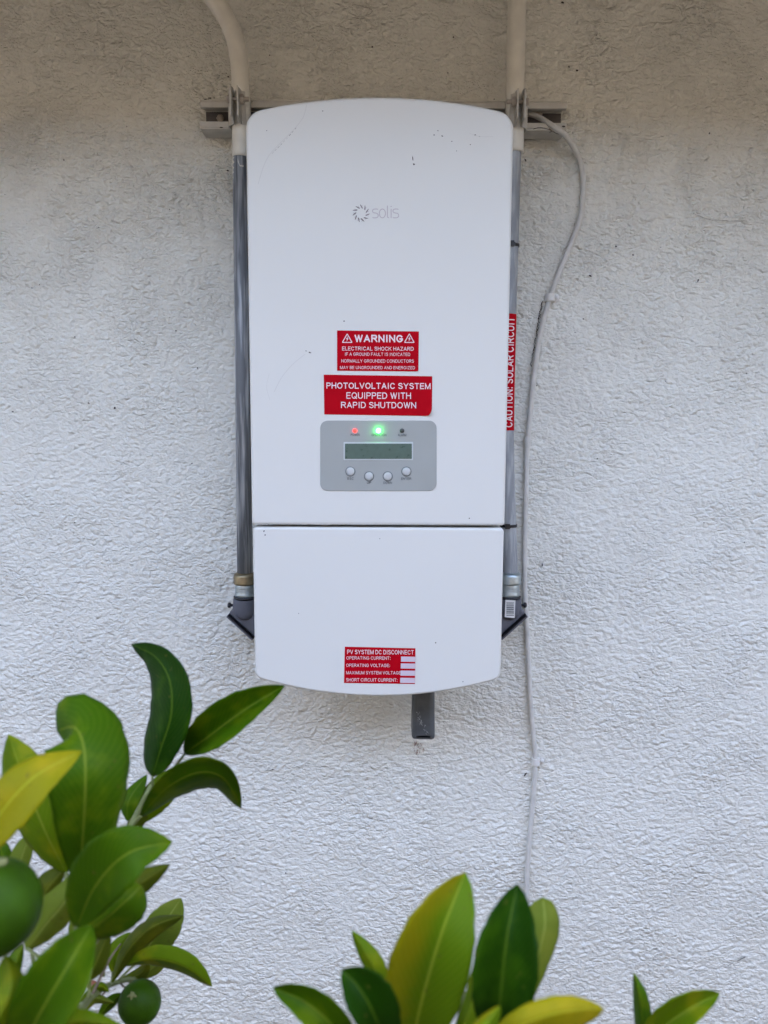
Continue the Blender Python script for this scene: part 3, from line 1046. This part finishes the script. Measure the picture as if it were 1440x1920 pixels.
w2 = sticker('photovoltaic_sticker', [(607, 702.5), (810.5, 705.5), (810, 780.0), (608, 777)], 'red sticker reading PHOTOLVOLTAIC SYSTEM EQUIPPED WITH RAPID SHUTDOWN', ((801.5, 771), .0045, (.86, -.5)))
t = MB()
print_text(t, 'PHOTOLVOLTAIC SYSTEM', 612, 717.2, 807.5, 728.5, Y2, .155, 1.2)
print_text(t, 'EQUIPPED WITH', 649.5, 735.5, 770.5, 747.5, Y2, .14, .6)
print_text(t, 'RAPID SHUTDOWN', 639.5, 753.5, 780.5, 765.0, Y2, .14, .6)
t.build('lettering', M_print, w2, kind='stuff')

w3 = sticker('disconnect_sticker', [(646.5, 1212.5), (779, 1215.5), (778, 1282.5), (645, 1280.5)], 'red sticker headed PV SYSTEM DC DISCONNECT with four blank boxes')
t = MB()
print_text(t, 'PV SYSTEM DC DISCONNECT', 651, 1218.2, 775.5, 1226.4, Y2, .14, .9)
print_text(t, 'OPERATING CURRENT:', 649.5, 1230.6, 732, 1236.6, Y2, .125, .4)
print_text(t, 'OPERATING VOLTAGE:', 649, 1244.4, 731, 1250.4, Y2, .125, .4)
print_text(t, 'MAXIMUM SYSTEM VOLTAGE', 649, 1258.2, 751.5, 1264.2, Y2, .125, .4)
print_text(t, 'SHORT CIRCUIT CURRENT:', 649, 1271.6, 745, 1277.8, Y2, .125, .4)
t.build('lettering', M_print, w3, kind='stuff')
M_box = mat('pale_pink', (.62, .52, .60), .5)
for k, y in enumerate((1231.0, 1243.8, 1257.2, 1270.8)):
    x = 752 - k * .5
    t = MB()
    t.poly([(x, y), (778.6 - k * .2, y + .4), (778.5 - k * .2, y + 10.0), (x - .1, y + 9.6)], Y2 - .0002)
    t.build('blank_box', M_box, w3)

# logo
lg = MB()
Yl = YF - .0003
c0 = (677.0, 400.0)
for k in range(11):
    a = 2 * math.pi * k / 11 + .1
    p = []
    for r_, da in ((9.2, .34), (10.6, .22), (13.5, .05), (16.2, -.06)):
        p.append((c0[0] + r_ * math.cos(a + da), c0[1] + r_ * math.sin(a + da) * 1.03))
    lg.ribbon(p, [1.1, 1.9, 1.7, .7], Yl)
logo = lg.build('logo_sunburst', M_logo, inverter)
lg = MB()
for k in range(11):
    a = 2 * math.pi * k / 11 + .32
    p = []
    for r_, da in ((10.2, -.22), (12.0, -.1), (14.8, .05)):
        p.append((c0[0] + r_ * math.cos(a + da), c0[1] + r_ * math.sin(a + da) * 1.03))
    lg.ribbon(p, [.5, 1.2, .5], Yl)
def ell(cx, cy, rx, ry, a0, a1, n=14):
    return [(cx + rx * math.cos(R(a0 + (a1 - a0) * i / n)), cy + ry * math.sin(R(a0 + (a1 - a0) * i / n))) for i in range(n + 1)]
def ess(x):
    return [(x + 10.5, 392.4), (x + 8, 391.9)] + ell(x + 4.6, 395.6, 4.4, 3.7, -90, -270, 10) + [(x + 6.4, 399.4)] + ell(x + 6.4, 404, 4.6, 4.4, -90, 90, 10) + [(x + 3, 408.5), (x, 408.0)]
lg.ribbon(ess(698.2), 1.35, Yl)
lg.ribbon(ell(717, 400.2, 5.7, 8.3, 0, 360, 26), 1.35, Yl)
lg.ribbon([(726.4, 385.5), (726.4, 405), (727.0, 407.6), (729.3, 408.6)], 1.4, Yl)
lg.ribbon([(733.3, 391.5), (733.3, 408.8)], 1.4, Yl)
lg.poly(ell(733.3, 387.0, 1.1, 1.1, 0, 330, 11), Yl)
lg.ribbon(ess(736.6), 1.35, Yl)
lg.build('logo_lettering', M_logo2, inverter)

# control panel
def rrect(x0, y0, x1, y1, r, Y, n=8):
    out = []
    for cx, cy, a0 in ((x0 + r, y1 - r, 90), (x0 + r, y0 + r, 180), (x1 - r, y0 + r, 270), (x1 - r, y1 - r, 0)):
        pass
    for cx, cy, a0 in ((x0 + r, y1 - r, 180), (x1 - r, y1 - r, 90), (x1 - r, y0 + r, 0), (x0 + r, y0 + r, -90)):
        for k in range(n + 1):
            a = R(a0 - 90 * k / n)
            q = P(cx + r * math.cos(a), cy + r * math.sin(a), Y)
            out.append((q.x, q.z))
    return out
YPn = YF - .0010
pn = MB().prism(rrect(600.5, 788.5, 818.5, 920.5, 14, YPn), YF + .001, YPn, .0005, 2)
panel = pn.build('control_panel', M_panel, inverter, label='light grey membrane panel with display, lights and buttons')
YD = YPn - .0006
MB().prism(rrect(644.0, 829.0, 774.5, 863.0, 1.5, YD, 3), YPn + .0005, YD, .0004, 2).build('display_frame', M_bezel, panel)
MB().prism(rrect(646.8, 831.8, 772.2, 860.4, 1.0, YD, 3), YD + .0005, YD - .0003, 0).build('display', M_lcd, panel)
for px, py in ((657, 884), (692, 893), (727, 893), (762, 884)):
    c = P(px, py, YPn)
    MB().lathe(c, (0, -1, 0), [(.0056, -.0003), (.0063, .0003), (.0066, .0006), (.0059, .0008), (.0056, .0004)], 28).build('button_ring', M_ring, panel)
    MB().lathe(c, (0, -1, 0), [(.0056, -.0003), (.0055, .0009), (.0046, .0017), (.0025, .0021), (0, .0022)], 28).build('button', M_button, panel)
for px, m_, rad in ((665.5, M_ledr, .0025), (709.5, M_ledg, .0026), (753.8, M_ledo, .0030)):
    c = P(px, 807.5, YPn)
    MB().lathe(c, (0, -1, 0), [(rad, -.0002), (rad, .0006), (rad * .8, .0014), (rad * .4, .0019), (0, .0020)], 20).build('indicator_light', m_, panel, label={M_ledr: 'glowing red power light', M_ledg: 'glowing green operation light', M_ledo: 'unlit alarm light'}[m_])
t = MB()
YT = YPn - .0004
for body, x0, x1, y in (('POWER', 657.5, 674.5, 815.2), ('OPERATION', 696.5, 724.5, 815.5), ('ALARM', 746, 762, 815.5), ('ESC', 651.5, 663, 897.3), ('UP', 688, 696, 905), ('DOWN', 718.8, 735.2, 905.2), ('ENTER', 752, 771.5, 897.5)):
    print_text(t, body, x0, y - 2.2, x1, y + 2.3, YT, .15)
t.build('lettering', M_ink, panel, kind='stuff')

# marks on the covers
dm = MB()
Yk = YF - .0003
for px, py, w, h, a in [(829, 255, 5, 3, .5), (821, 245, 3, 2, .5), (814, 253, 3, 3, 0), (847, 265, 3, 2, 0), (882, 271, 2.6, 2, 0), (891, 253, 4, 3, 0), (899, 256, 2, 2, 0),
                        (774, 297, 2, 10, -.1), (776, 308, 4.5, 4, 0), (645, 602, 3, 3, 0), (880, 972, 3, 3, 0), (495, 996, 3, 4, .4), (497, 1003, 3, 3, 0), (574, 658, 4, 2, .3),
                        (581, 661, 6, 2.4, .3), (817, 1205, 2.5, 3, 0), (868, 1278, 2, 3, 0), (500, 245, 2, 2, 0), (856, 283, 2, 2, 0), (605, 208, 3, 2, 0), (560, 1150, 2, 2, 0), (712, 1010, 2, 2, 0)]:
    n = 7
    pts = []
    for k in range(n):
        an = 2 * math.pi * k / n
        r_ = rr.uniform(.6, 1.1)
        x, y = w / 2 * r_ * math.cos(an), h / 2 * r_ * math.sin(an)
        pts.append((px + x * math.cos(a) - y * math.sin(a), py + x * math.sin(a) + y * math.cos(a)))
    dm.poly(pts, Yk)
for k in range(9):
    t0 = k / 9
    dm.ribbon([(510 + 48 * t0, 288 - 46 * t0 - 6 * t0 * t0), (513 + 48 * t0, 285 - 46 * t0 - 6 * t0 * t0)], rr.uniform(.2, .65), Yk)
dm.build('dirt_marks', M_grime, inverter, kind='stuff')
dm = MB()
for pts, w in (([(575, 196), (572, 210), (566, 224), (548, 246), (520, 274), (504, 292), (493, 315), (484, 345)], .9), ([(572, 664), (548, 684), (528, 708), (514, 735)], .9),
               ([(880, 250), (900, 256), (925, 256)], .7), ([(505, 700), (500, 725), (506, 750)], .5)):
    dm.ribbon([tuple(q) for q in spline(pts, 20)], w, Yk - .00005)
for k in range(40):
    x0 = 482 + k * 11.3 + rr.uniform(-4, 4)
    dm.ribbon([(x0, 983.0 + rr.uniform(-.5, .6)), (x0 + rr.uniform(4, 13), 983.2 + rr.uniform(-.5, .6))], rr.uniform(.4, 1.3), Yk - .00008)
dm.build('scuff', M_grime2, inverter, kind='stuff')

# grey stub hanging below the cabinet
ys_b, ys_f = -.046, -.090
def PS(px, py):
    q = P(px, py, ys_f)
    return (q.x, q.z)
poly = [PS(*q) for q in ((772.5, 1384), (773.5, 1387), (777, 1389), (811, 1390), (814.5, 1388), (816, 1384.5), (815.5, 1270), (775.5, 1270))]
stub = MB().prism(poly, ys_b, ys_f, .0085, 4).build('switch_handle', M_stub, inverter, label='dark grey scuffed plastic handle hanging below the cabinet')
sc_ = MB()
rs2 = random.Random(5)
for k in range(26):
    t_ = rs2.random()
    x, y = 783 + 16 * t_ + rs2.uniform(-3, 3), 1342 + 36 * t_ + rs2.uniform(-10, 6)
    sc_.ribbon([(x, y), (x + rs2.uniform(-2, 3), y + rs2.uniform(1, 5))], [rs2.uniform(.4, 1.4), .3], ys_f - .0003)
sc_.build('scuff', mat('scuff_grey', (.32, .33, .34), .7), stub)

# ------------------------------------------------------------------ cable on the wall
RC = .0040
cpts = [(968, 216, -.016), (987, 213, -.018), (1008, 219, -.026), (1028, 231, -.040), (1046, 243, -.047), (1060, 254, -.040), (1076, 277, -.016), (1088, 305, -.0065), (1094, 350, -.0055),
        (1087, 412, -.0055), (1066, 468, -.0055), (1044, 522, -.0055), (1029, 566, -.0055), (1014, 620, -.0055), (1004, 680, -.0055), (997, 740, -.0055), (991.5, 800, -.0055),
        (988, 840, -.0055), (986.5, 900, -.0055), (984.5, 985, -.0055), (983.5, 1060, -.0055), (984.5, 1120, -.0055), (988, 1180, -.0055), (992, 1270, -.0055), (997, 1350, -.0055), (1003, 1422, -.0055),
        (1001, 1480, -.0055), (995, 1550, -.0055), (989, 1630, -.0055), (987.5, 1700, -.0055), (987, 1800, -.0055), (988, 1950, -.0055), (988, 2200, -.0055)]
cp3 = spline([tuple(P(*q)) for q in cpts], 260)
cable = MB().tube(cp3, RC, 14).build('cable', M_cable, label='thin beige painted cable looping down the wall right of the cabinet', category='cable')
# flattened blob of paint over the splice
blob = MB()
c = P(988.5, 829, -.0055)
blob.lathe(c + Vector((0, 0, .010)), (0, 0, -1), [(.0036, 0), (.0052, .004), (.0058, .009), (.0050, .014), (.0040, .019)], 16)
blob.build('cable_splice', M_cable, cable)
def clip(px, py, label, s=1.0):
    c = P(px, py, -.0055)
    root = thing('cable_clip', tuple(c), label, 'cable clip', 'clips holding the cable')
    b = MB()
    prof = []
    n = 12
    v, f = [], []
    h = .0052
    ring = []
    for k in range(n + 1):
        a = R(180) - R(180) * k / n
        ring.append((c.x + .0070 * math.cos(a), c.y - .0078 * math.sin(a)))
    ring = [(c.x - .0070, -.001)] + ring + [(c.x + .0064, -.0035), (c.x + .0150, -.0030), (c.x + .0152, -.0005)]
    m = len(ring)
    for x, y in ring:
        v += [(x, y, c.z + h - (.0010 if x > c.x + .012 else 0)), (x, y, c.z - h)]
    f = [(2 * i, 2 * i + 1, 2 * i + 3, 2 * i + 2) for i in range(m - 1)] + [tuple(2 * i for i in range(m)), tuple(2 * i + 1 for i in reversed(range(m)))]
    b.add(v, f, False)
    b.build('clip_body', M_clip, root)
    MB().lathe((c.x + .0108, -.0032, c.z + .0002), (0, -1, 0), [(.0032, 0), (.0034, .0022), (.0026, .0034), (0, .0038)], 14).build('nail_head', M_clip, root)
clip(1031, 558, 'beige cable clip near the loop, level with the upper cabinet')
clip(1004, 1427, 'beige cable clip below the cabinet on the bare lower wall')

# ------------------------------------------------------------------ lime tree in the foreground
tree = thing('lime_tree', (-.12, -.78, 0), 'lime tree with glossy green and yellowing leaves in front of the wall', 'tree')
def leaf(ctrl, wl_, wr_, dl, dr, kind, peak=.45, q=.8, wav=.0, droop=0.0, label=None, petiole=None):
    NT, NS = 22, 6
    sp_ = spline(ctrl, NT)
    pw = math.log(.5) / math.log(peak)
    rows, uvs = [], []
    ph = random.uniform(0, 6)
    for i, c in enumerate(sp_):
        t = i / NT
        tg = sp_[min(i + 1, NT)][:2] - sp_[max(i - 1, 0)][:2]
        tg = tg / max(np.linalg.norm(tg), 1e-9)
        left = np.array([tg[1], -tg[0]])
        w = max(math.sin(math.pi * t ** pw), 0.0) ** q
        w *= 1 + .018 * math.sin(ph * 3 + t * 37) + .014 * math.sin(ph + t * 83)
        w = max(w, .02 if 0 < t < 1 else .012)
        for k in range(-NS, NS + 1):
            s_ = k / NS
            a = abs(s_)
            W, D = (wl_, dl) if s_ < 0 else (wr_, dr)
            off = left * (W * w * a) * (1 if s_ < 0 else -1)
            dep = c[2] + D * w * (a ** 1.35) + wav * w * a * a * math.sin(ph + t * 11 + (2 if s_ > 0 else 0)) - .0009 * w * (1 - a) * 0
            rows.append(PD(c[0] + off[0], c[1] + off[1], dep))
            uvs.append((.5 + .5 * s_, t))
    W_ = 2 * NS + 1
    front = rows
    # thickness along the averaged normals
    fc = [(i * W_ + k, i * W_ + k + 1, (i + 1) * W_ + k + 1, (i + 1) * W_ + k) for i in range(NT) for k in range(W_ - 1)]
    nv = [Vector() for _ in front]
    for f in fc:
        n = (front[f[2]] - front[f[0]]).cross(front[f[3]] - front[f[1]])
        for i in f:
            nv[i] += n
    back = [p - n.normalized() * .00038 if n.length > 0 else p for p, n in zip(front, nv)]
    N0 = len(front)
    faces = fc + [tuple(N0 + i for i in reversed(f)) for f in fc]
    border = [k for k in range(W_)] + [(i) * W_ + W_ - 1 for i in range(1, NT + 1)] + [NT * W_ + k for k in range(W_ - 2, -1, -1)] + [i * W_ for i in range(NT - 1, 0, -1)]
    for a, b in zip(border, border[1:] + border[:1]):
        faces.append((b, a, N0 + a, N0 + b))
    me = bpy.data.meshes.new('leaf')
    me.from_pydata([tuple(p) for p in front + back], [], faces)
    me.polygons.foreach_set('use_smooth', [True] * len(faces))
    uvl = me.uv_layers.new(name='UVMap')
    alluv = uvs + uvs
    for lp in me.loops:
        uvl.data[lp.index].uv = alluv[lp.vertex_index]
    me.materials.append(LM[kind])
    o = link('leaf', me, tree)
    if label:
        o['label'] = label
    if petiole:
        b0 = PD(*sp_[0])
        pp = spline([tuple(b0 + (b0 - PD(*sp_[1])).normalized() * -.002), tuple((b0 + PD(*petiole)) / 2 + Vector((0, .002, 0))), tuple(PD(*petiole))], 8)
        MB().tube(pp, .0011, 8).build('leaf_stalk', M_twig, tree)
    return o

# upper left shoot
leaf([(285, 1458, .62), (301, 1405, .607), (321, 1340, .600), (318, 1275, .606), (291, 1231, .620), (246, 1208, .64)], 40, 38, .022, -.008, 'dark', .42, .68, .001, label='dark leaf standing upright with its tip curled left', petiole=(283, 1500, .62))
leaf([(345, 1414, .625), (395, 1378, .61), (460, 1330, .61), (533, 1286, .62)], 44, 29, -.020, -.026, 'fresh', .45, .75, .0006, label='leaf pointing to the cabinet corner', petiole=(290, 1490, .62))
leaf([(262, 1532, .60), (312, 1478, .585), (372, 1448, .58), (420, 1460, .59), (452, 1516, .612)], 28, 32, -.010, .024, 'fresh', .5, .7, .0006, label='arched leaf with its tip drooping', petiole=(240, 1560, .60))
leaf([(262, 1545, .635), (300, 1490, .63), (362, 1428, .64)], 30, 26, .01, .004, 'lime', .5, .8, petiole=(240, 1570, .62))
leaf([(238, 1540, .63), (242, 1500, .63), (276, 1452, .64)], 14, 20, .006, .0, 'green', .5, .8)
# big left leaves
leaf([(148, 1655, .50), (156, 1560, .485), (160, 1470, .478), (157, 1402, .486), (140, 1364, .50), (106, 1370, .52)], 76, 84, -.012, .022, 'fresh', .55, .5, .0012, label='large broad leaf with folded over tip', petiole=(140, 1720, .50))
leaf([(-70, 1640, .44), (-10, 1540, .43), (60, 1460, .43), (153, 1408, .445)], 44, 48, .010, -.010, 'yellow', .48, .8, .0008, label='yellow leaf entering from the left edge')
leaf([(126, 1640, .545), (85, 1560, .535), (45, 1460, .54), (16, 1377, .55)], 46, 58, .016, .006, 'lime', .5, .75, .0006, label='pale leaf seen from below at the far left', petiole=(140, 1720, .52))
leaf([(142, 1742, .475), (180, 1660, .46), (240, 1600, .455), (323, 1578, .47)], 62, 52, .004, -.010, 'fresh', .48, .72, .001, label='broad green leaf pointing right below the large one', petiole=(130, 1800, .49))
leaf([(22, 1660, .57), (40, 1610, .57), (58, 1560, .575)], 22, 18, .006, .002, 'pale', .5, .8)
leaf([(60, 1720, .56), (90, 1665, .555), (128, 1622, .56)], 26, 16, .008, .002, 'olive', .5, .8)
leaf([(48, 1782, .535), (85, 1735, .53), (122, 1690, .53), (140, 1640, .54)], 38, 30, .006, .006, 'pale', .5, .7, petiole=(110, 1830, .51))
leaf([(195, 1710, .53), (250, 1665, .525), (319, 1620, .53)], 24, 22, .008, .004, 'olive', .5, .8)
leaf([(150, 1755, .50), (195, 1725, .49), (235, 1690, .49), (266, 1660, .50)], 42, 46, .008, .012, 'green', .58, .55, .001)
leaf([(30, 1990, .415), (75, 1900, .405), (125, 1815, .41), (172, 1735, .43)], 62, 56, -.014, -.012, 'fresh', .45, .65, .001, label='broad leaf with thick pale midrib at the lower left')
leaf([(-40, 1960, .40), (0, 1900, .395), (20, 1850, .40), (12, 1790, .41)], 44, 34, .01, .01, 'lime', .5, .7)
leaf([(8, 1880, .55), (20, 1830, .55), (44, 1770, .56)], 22, 16, .006, .006, 'green', .5, .8)
leaf([(80, 1950, .43), (140, 1915, .425), (230, 1925, .43)], 24, 24, .006, .006, 'lime', .5, .7)
leaf([(168, 1840, .55), (182, 1800, .545), (206, 1745, .55)], 18, 20, .006, .006, 'olive', .5, .8, petiole=(165, 1870, .55))
# small shoot with the lime
leaf([(258, 1805, .685), (285, 1765, .68), (312, 1725, .68), (340, 1684, .69)], 32, 36, .004, .004, 'pale', .52, .7, petiole=(222, 1838, .672))
leaf([(208, 1846, .66), (240, 1782, .65), (285, 1738, .648), (345, 1716, .66)], 17, 22, .014, .008, 'olive', .55, .8, label='narrow curved olive leaf', petiole=(205, 1850, .668))
leaf([(210, 1825, .675), (222, 1785, .67), (245, 1748, .675)], 20, 16, .004, .004, 'lime', .5, .75, petiole=(208, 1845, .67))
leaf([(228, 1812, .66), (285, 1798, .648), (345, 1812, .645), (398, 1850, .655)], 30, 14, .004, .016, 'lime', .55, .72, label='leaf pointing right above the small lime', petiole=(212, 1838, .668))
leaf([(232, 1862, .665), (208, 1880, .66), (182, 1910, .66)], 10, 12, .006, .0, 'green', .5, .8)
leaf([(170, 1835, .60), (190, 1800, .60), (196, 1760, .605)], 16, 12, .006, .006, 'green', .5, .8)
leaf([(196, 1832, .62), (178, 1800, .62), (186, 1752, .625)], 14, 16, .006, .006, 'olive', .5, .8)
# smaller leaves filling the gaps
for c_, a_, b_, k_ in (([(118, 1900, .60), (140, 1850, .60), (150, 1790, .61)], 20, 18, 'olive'), ([(60, 1830, .58), (95, 1800, .575), (140, 1790, .58)], 16, 20, 'green'),
                       ([(35, 1760, .60), (50, 1720, .60), (52, 1670, .605)], 16, 14, 'olive'), ([(150, 1880, .62), (185, 1850, .62), (205, 1860, .62)], 9, 10, 'lime'),
                       ([(225, 1838, .69), (262, 1826, .69), (280, 1800, .69)], 12, 14, 'olive'), ([(118, 1800, .57), (160, 1770, .565), (172, 1720, .57)], 18, 16, 'green'),
                       ([(90, 1990, .56), (120, 1935, .55), (170, 1905, .555)], 22, 20, 'lime'), ([(245, 1580, .635), (255, 1540, .63), (300, 1500, .635)], 14, 16, 'olive'),
                       ([(160, 1895, .64), (176, 1872, .64), (214, 1880, .645)], 9, 11, 'pale'), ([(130, 1760, .60), (150, 1725, .60), (190, 1690, .60)], 15, 13, 'pale'),
                       ([(70, 1900, .60), (62, 1860, .60), (84, 1820, .60)], 14, 16, 'pale'), ([(24, 1860, .62), (60, 1845, .62), (96, 1858, .62)], 12, 14, 'olive'),
                       ([(250, 1836, .70), (290, 1812, .70), (318, 1776, .70)], 13, 15, 'pale'), ([(205, 1640, .62), (232, 1610, .62), (262, 1606, .625)], 10, 12, 'lime'),
                       ([(690, 1930, .52), (742, 1880, .52), (748, 1820, .52)], 18, 18, 'olive'), ([(1225, 1960, .56), (1250, 1930, .56), (1262, 1895, .56)], 12, 12, 'pale'),
                       ([(10, 1640, .58), (4, 1600, .58), (-20, 1560, .585)], 20, 18, 'green')):
    leaf(c_, a_, b_, .006, .004, k_, .5, .78)
# centre cluster
leaf([(768, 1985, .45), (790, 1880, .435), (828, 1750, .432), (873, 1636, .45)], 78, 74, -.020, -.010, 'half', .46, .68, .0008, label='tallest yellow and green leaf in the lower middle')
leaf([(928, 1960, .425), (938, 1870, .415), (950, 1760, .417), (970, 1658, .43)], 56, 66, -.010, -.020, 'dark', .47, .68, .0008, label='dark upright leaf right of the tallest one')
leaf([(985, 1890, .47), (1008, 1800, .468), (1022, 1735, .47), (1018, 1682, .478)], 40, 28, .006, .008, 'pale', .6, .45)
leaf([(722, 1870, .48), (700, 1810, .477), (659, 1744, .485)], 18, 22, .006, .004, 'lime', .5, .8)
leaf([(735, 1990, .405), (705, 1910, .395), (675, 1855, .397), (641, 1818, .405)], 40, 52, -.008, -.014, 'dark', .48, .7)
leaf([(690, 2010, .45), (630, 1930, .44), (575, 1880, .445), (512, 1852, .455)], 38, 34, -.008, -.012, 'fresh', .48, .7, label='green leaf pointing left at the bottom edge')
leaf([(905, 1965, .385), (980, 1920, .375), (1060, 1896, .377), (1133, 1892, .39)], 34, 48, .006, .006, 'yellow', .5, .7, label='yellow leaf lying sideways at the bottom edge')
leaf([(870, 1975, .375), (900, 1935, .37), (938, 1886, .375)], 20, 24, .006, .006, 'half', .5, .7)
leaf([(898, 1830, .475), (900, 1790, .475), (905, 1750, .48)], 10, 10, .004, .004, 'green', .5, .8)
leaf([(850, 2010, .445), (868, 1930, .44), (885, 1880, .445), (893, 1800, .455)], 18, 18, .004, .004, 'lime', .5, .7)
# right cluster
leaf([(1205, 1990, .50), (1206, 1930, .495), (1200, 1870, .495), (1188, 1823, .50)], 16, 18, .010, .004, 'green', .45, .8)
leaf([(1200, 1985, .495), (1240, 1930, .485), (1295, 1890, .485), (1349, 1862, .495)], 34, 32, -.014, -.010, 'lime', .48, .68, label='green leaf at the lower right pointing right')
leaf([(1195, 2060, .51), (1160, 2010, .505), (1120, 1990, .51)], 24, 24, .006, .006, 'green', .5, .7)

def fruit(px, py, depth, rpx, squash, ax, label):
    c = PD(px, py, depth)
    r = rpx * depth / FPX
    ax = Vector(ax).normalized()
    prof = []
    for i in range(25):
        a = -math.pi / 2 + math.pi * i / 24
        rad = r * math.cos(a)
        h = r * squash * math.sin(a)
        if a > 1.1:
            h -= r * .05 * ((a - 1.1) / .47) ** 2
        if a < -1.2:
            h -= r * .07 * ((-1.2 - a) / .37) ** 2
        prof.append((rad, h))
    o = MB().lathe(c, ax, prof, 32).build('lime', M_lime, tree, label=label)
    k = MB()
    for j in range(5):
        an = 2 * math.pi * j / 5
        u = ax.orthogonal().normalized()
        w = ax.cross(u)
        d = u * math.cos(an) + w * math.sin(an)
        top = c + ax * r * squash * .96
        k.tube([top, top + d * r * .08 + ax * r * .02, top + d * r * rr.uniform(.10, .24) - ax * r * .03], [r * .09, r * rr.uniform(.06, .11), r * .04], 8)
    k.build('calyx', M_calyx, o)
    return o
fruit(-10, 1702, .40, 84, 1.05, (.15, .1, 1), 'large dark green lime cut off by the left edge')
fruit(262, 1880, .655, 39, 1.06, (-.15, -.55, .85), 'small green lime hanging under the leaves')
MB().lathe(PD(173, 1848, .66), (0, -.6, .8), [(0, -.0040), (.003, -.003), (.0041, 0), (.003, .003), (0, .004)], 14).build('bud', M_bud, tree)

# twigs and trunk
def twig(pts, r0, r1, m_=None, name='twig'):
    q = spline([tuple(p) for p in pts], 18)
    MB().tube(q, [r0 + (r1 - r0) * i / 18 for i in range(19)], 10).build(name, m_ or M_twig, tree)
base = Vector((-.12, -.78, 0))
fork = Vector((-.13, -.77, .62))
twig([base, base + Vector((.01, 0, .3)), fork], .020, .013, M_bark, 'trunk')
twig([fork, PD(120, 2150, .52), PD(135, 1900, .50), PD(150, 1740, .50), PD(240, 1560, .605), PD(284, 1470, .622)], .008, .0016)
twig([PD(135, 1920, .505), PD(170, 1870, .60), PD(208, 1846, .668), PD(250, 1836, .672), PD(258, 1852, .668), PD(261, 1862, .66)], .003, .0012)
twig([PD(205, 1848, .668), PD(195, 1862, .668), PD(186, 1872, .668)], .0012, .0006, M_bark)
twig([PD(226, 1843, .672), PD(232, 1850, .672), PD(240, 1852, .668)], .0009, .0006, M_bark)
twig([PD(208, 1846, .668), PD(190, 1846, .664), PD(176, 1848, .66)], .0010, .0008, M_twig)
twig([fork, PD(-120, 2100, .47), PD(-60, 1850, .42), PD(-10, 1620, .405)], .007, .0018)
twig([fork, PD(560, 2350, .50), PD(740, 2100, .46), PD(800, 1960, .45), PD(890, 1850, .46)], .008, .002)
twig([PD(740, 2100, .46), PD(930, 2000, .44), PD(985, 1880, .465)], .004, .0015)
twig([PD(740, 2100, .46), PD(690, 2020, .46), PD(715, 1860, .48)], .003, .0012)
twig([fork, PD(700, 2400, .53), PD(1080, 2200, .52), PD(1198, 2020, .50), PD(1204, 1970, .50)], .007, .002)
twig([PD(135, 1900, .50), PD(160, 1850, .53), PD(176, 1800, .55), PD(196, 1712, .55)], .0018, .0009)
twig([PD(120, 1960, .51), PD(85, 1880, .55), PD(62, 1800, .56), PD(50, 1700, .575)], .0022, .0009)
twig([PD(150, 1740, .50), PD(128, 1680, .54), PD(122, 1640, .55)], .0016, .0009)
twig([PD(170, 1870, .60), PD(205, 1800, .62), PD(226, 1770, .67)], .0012, .0007, M_bark)
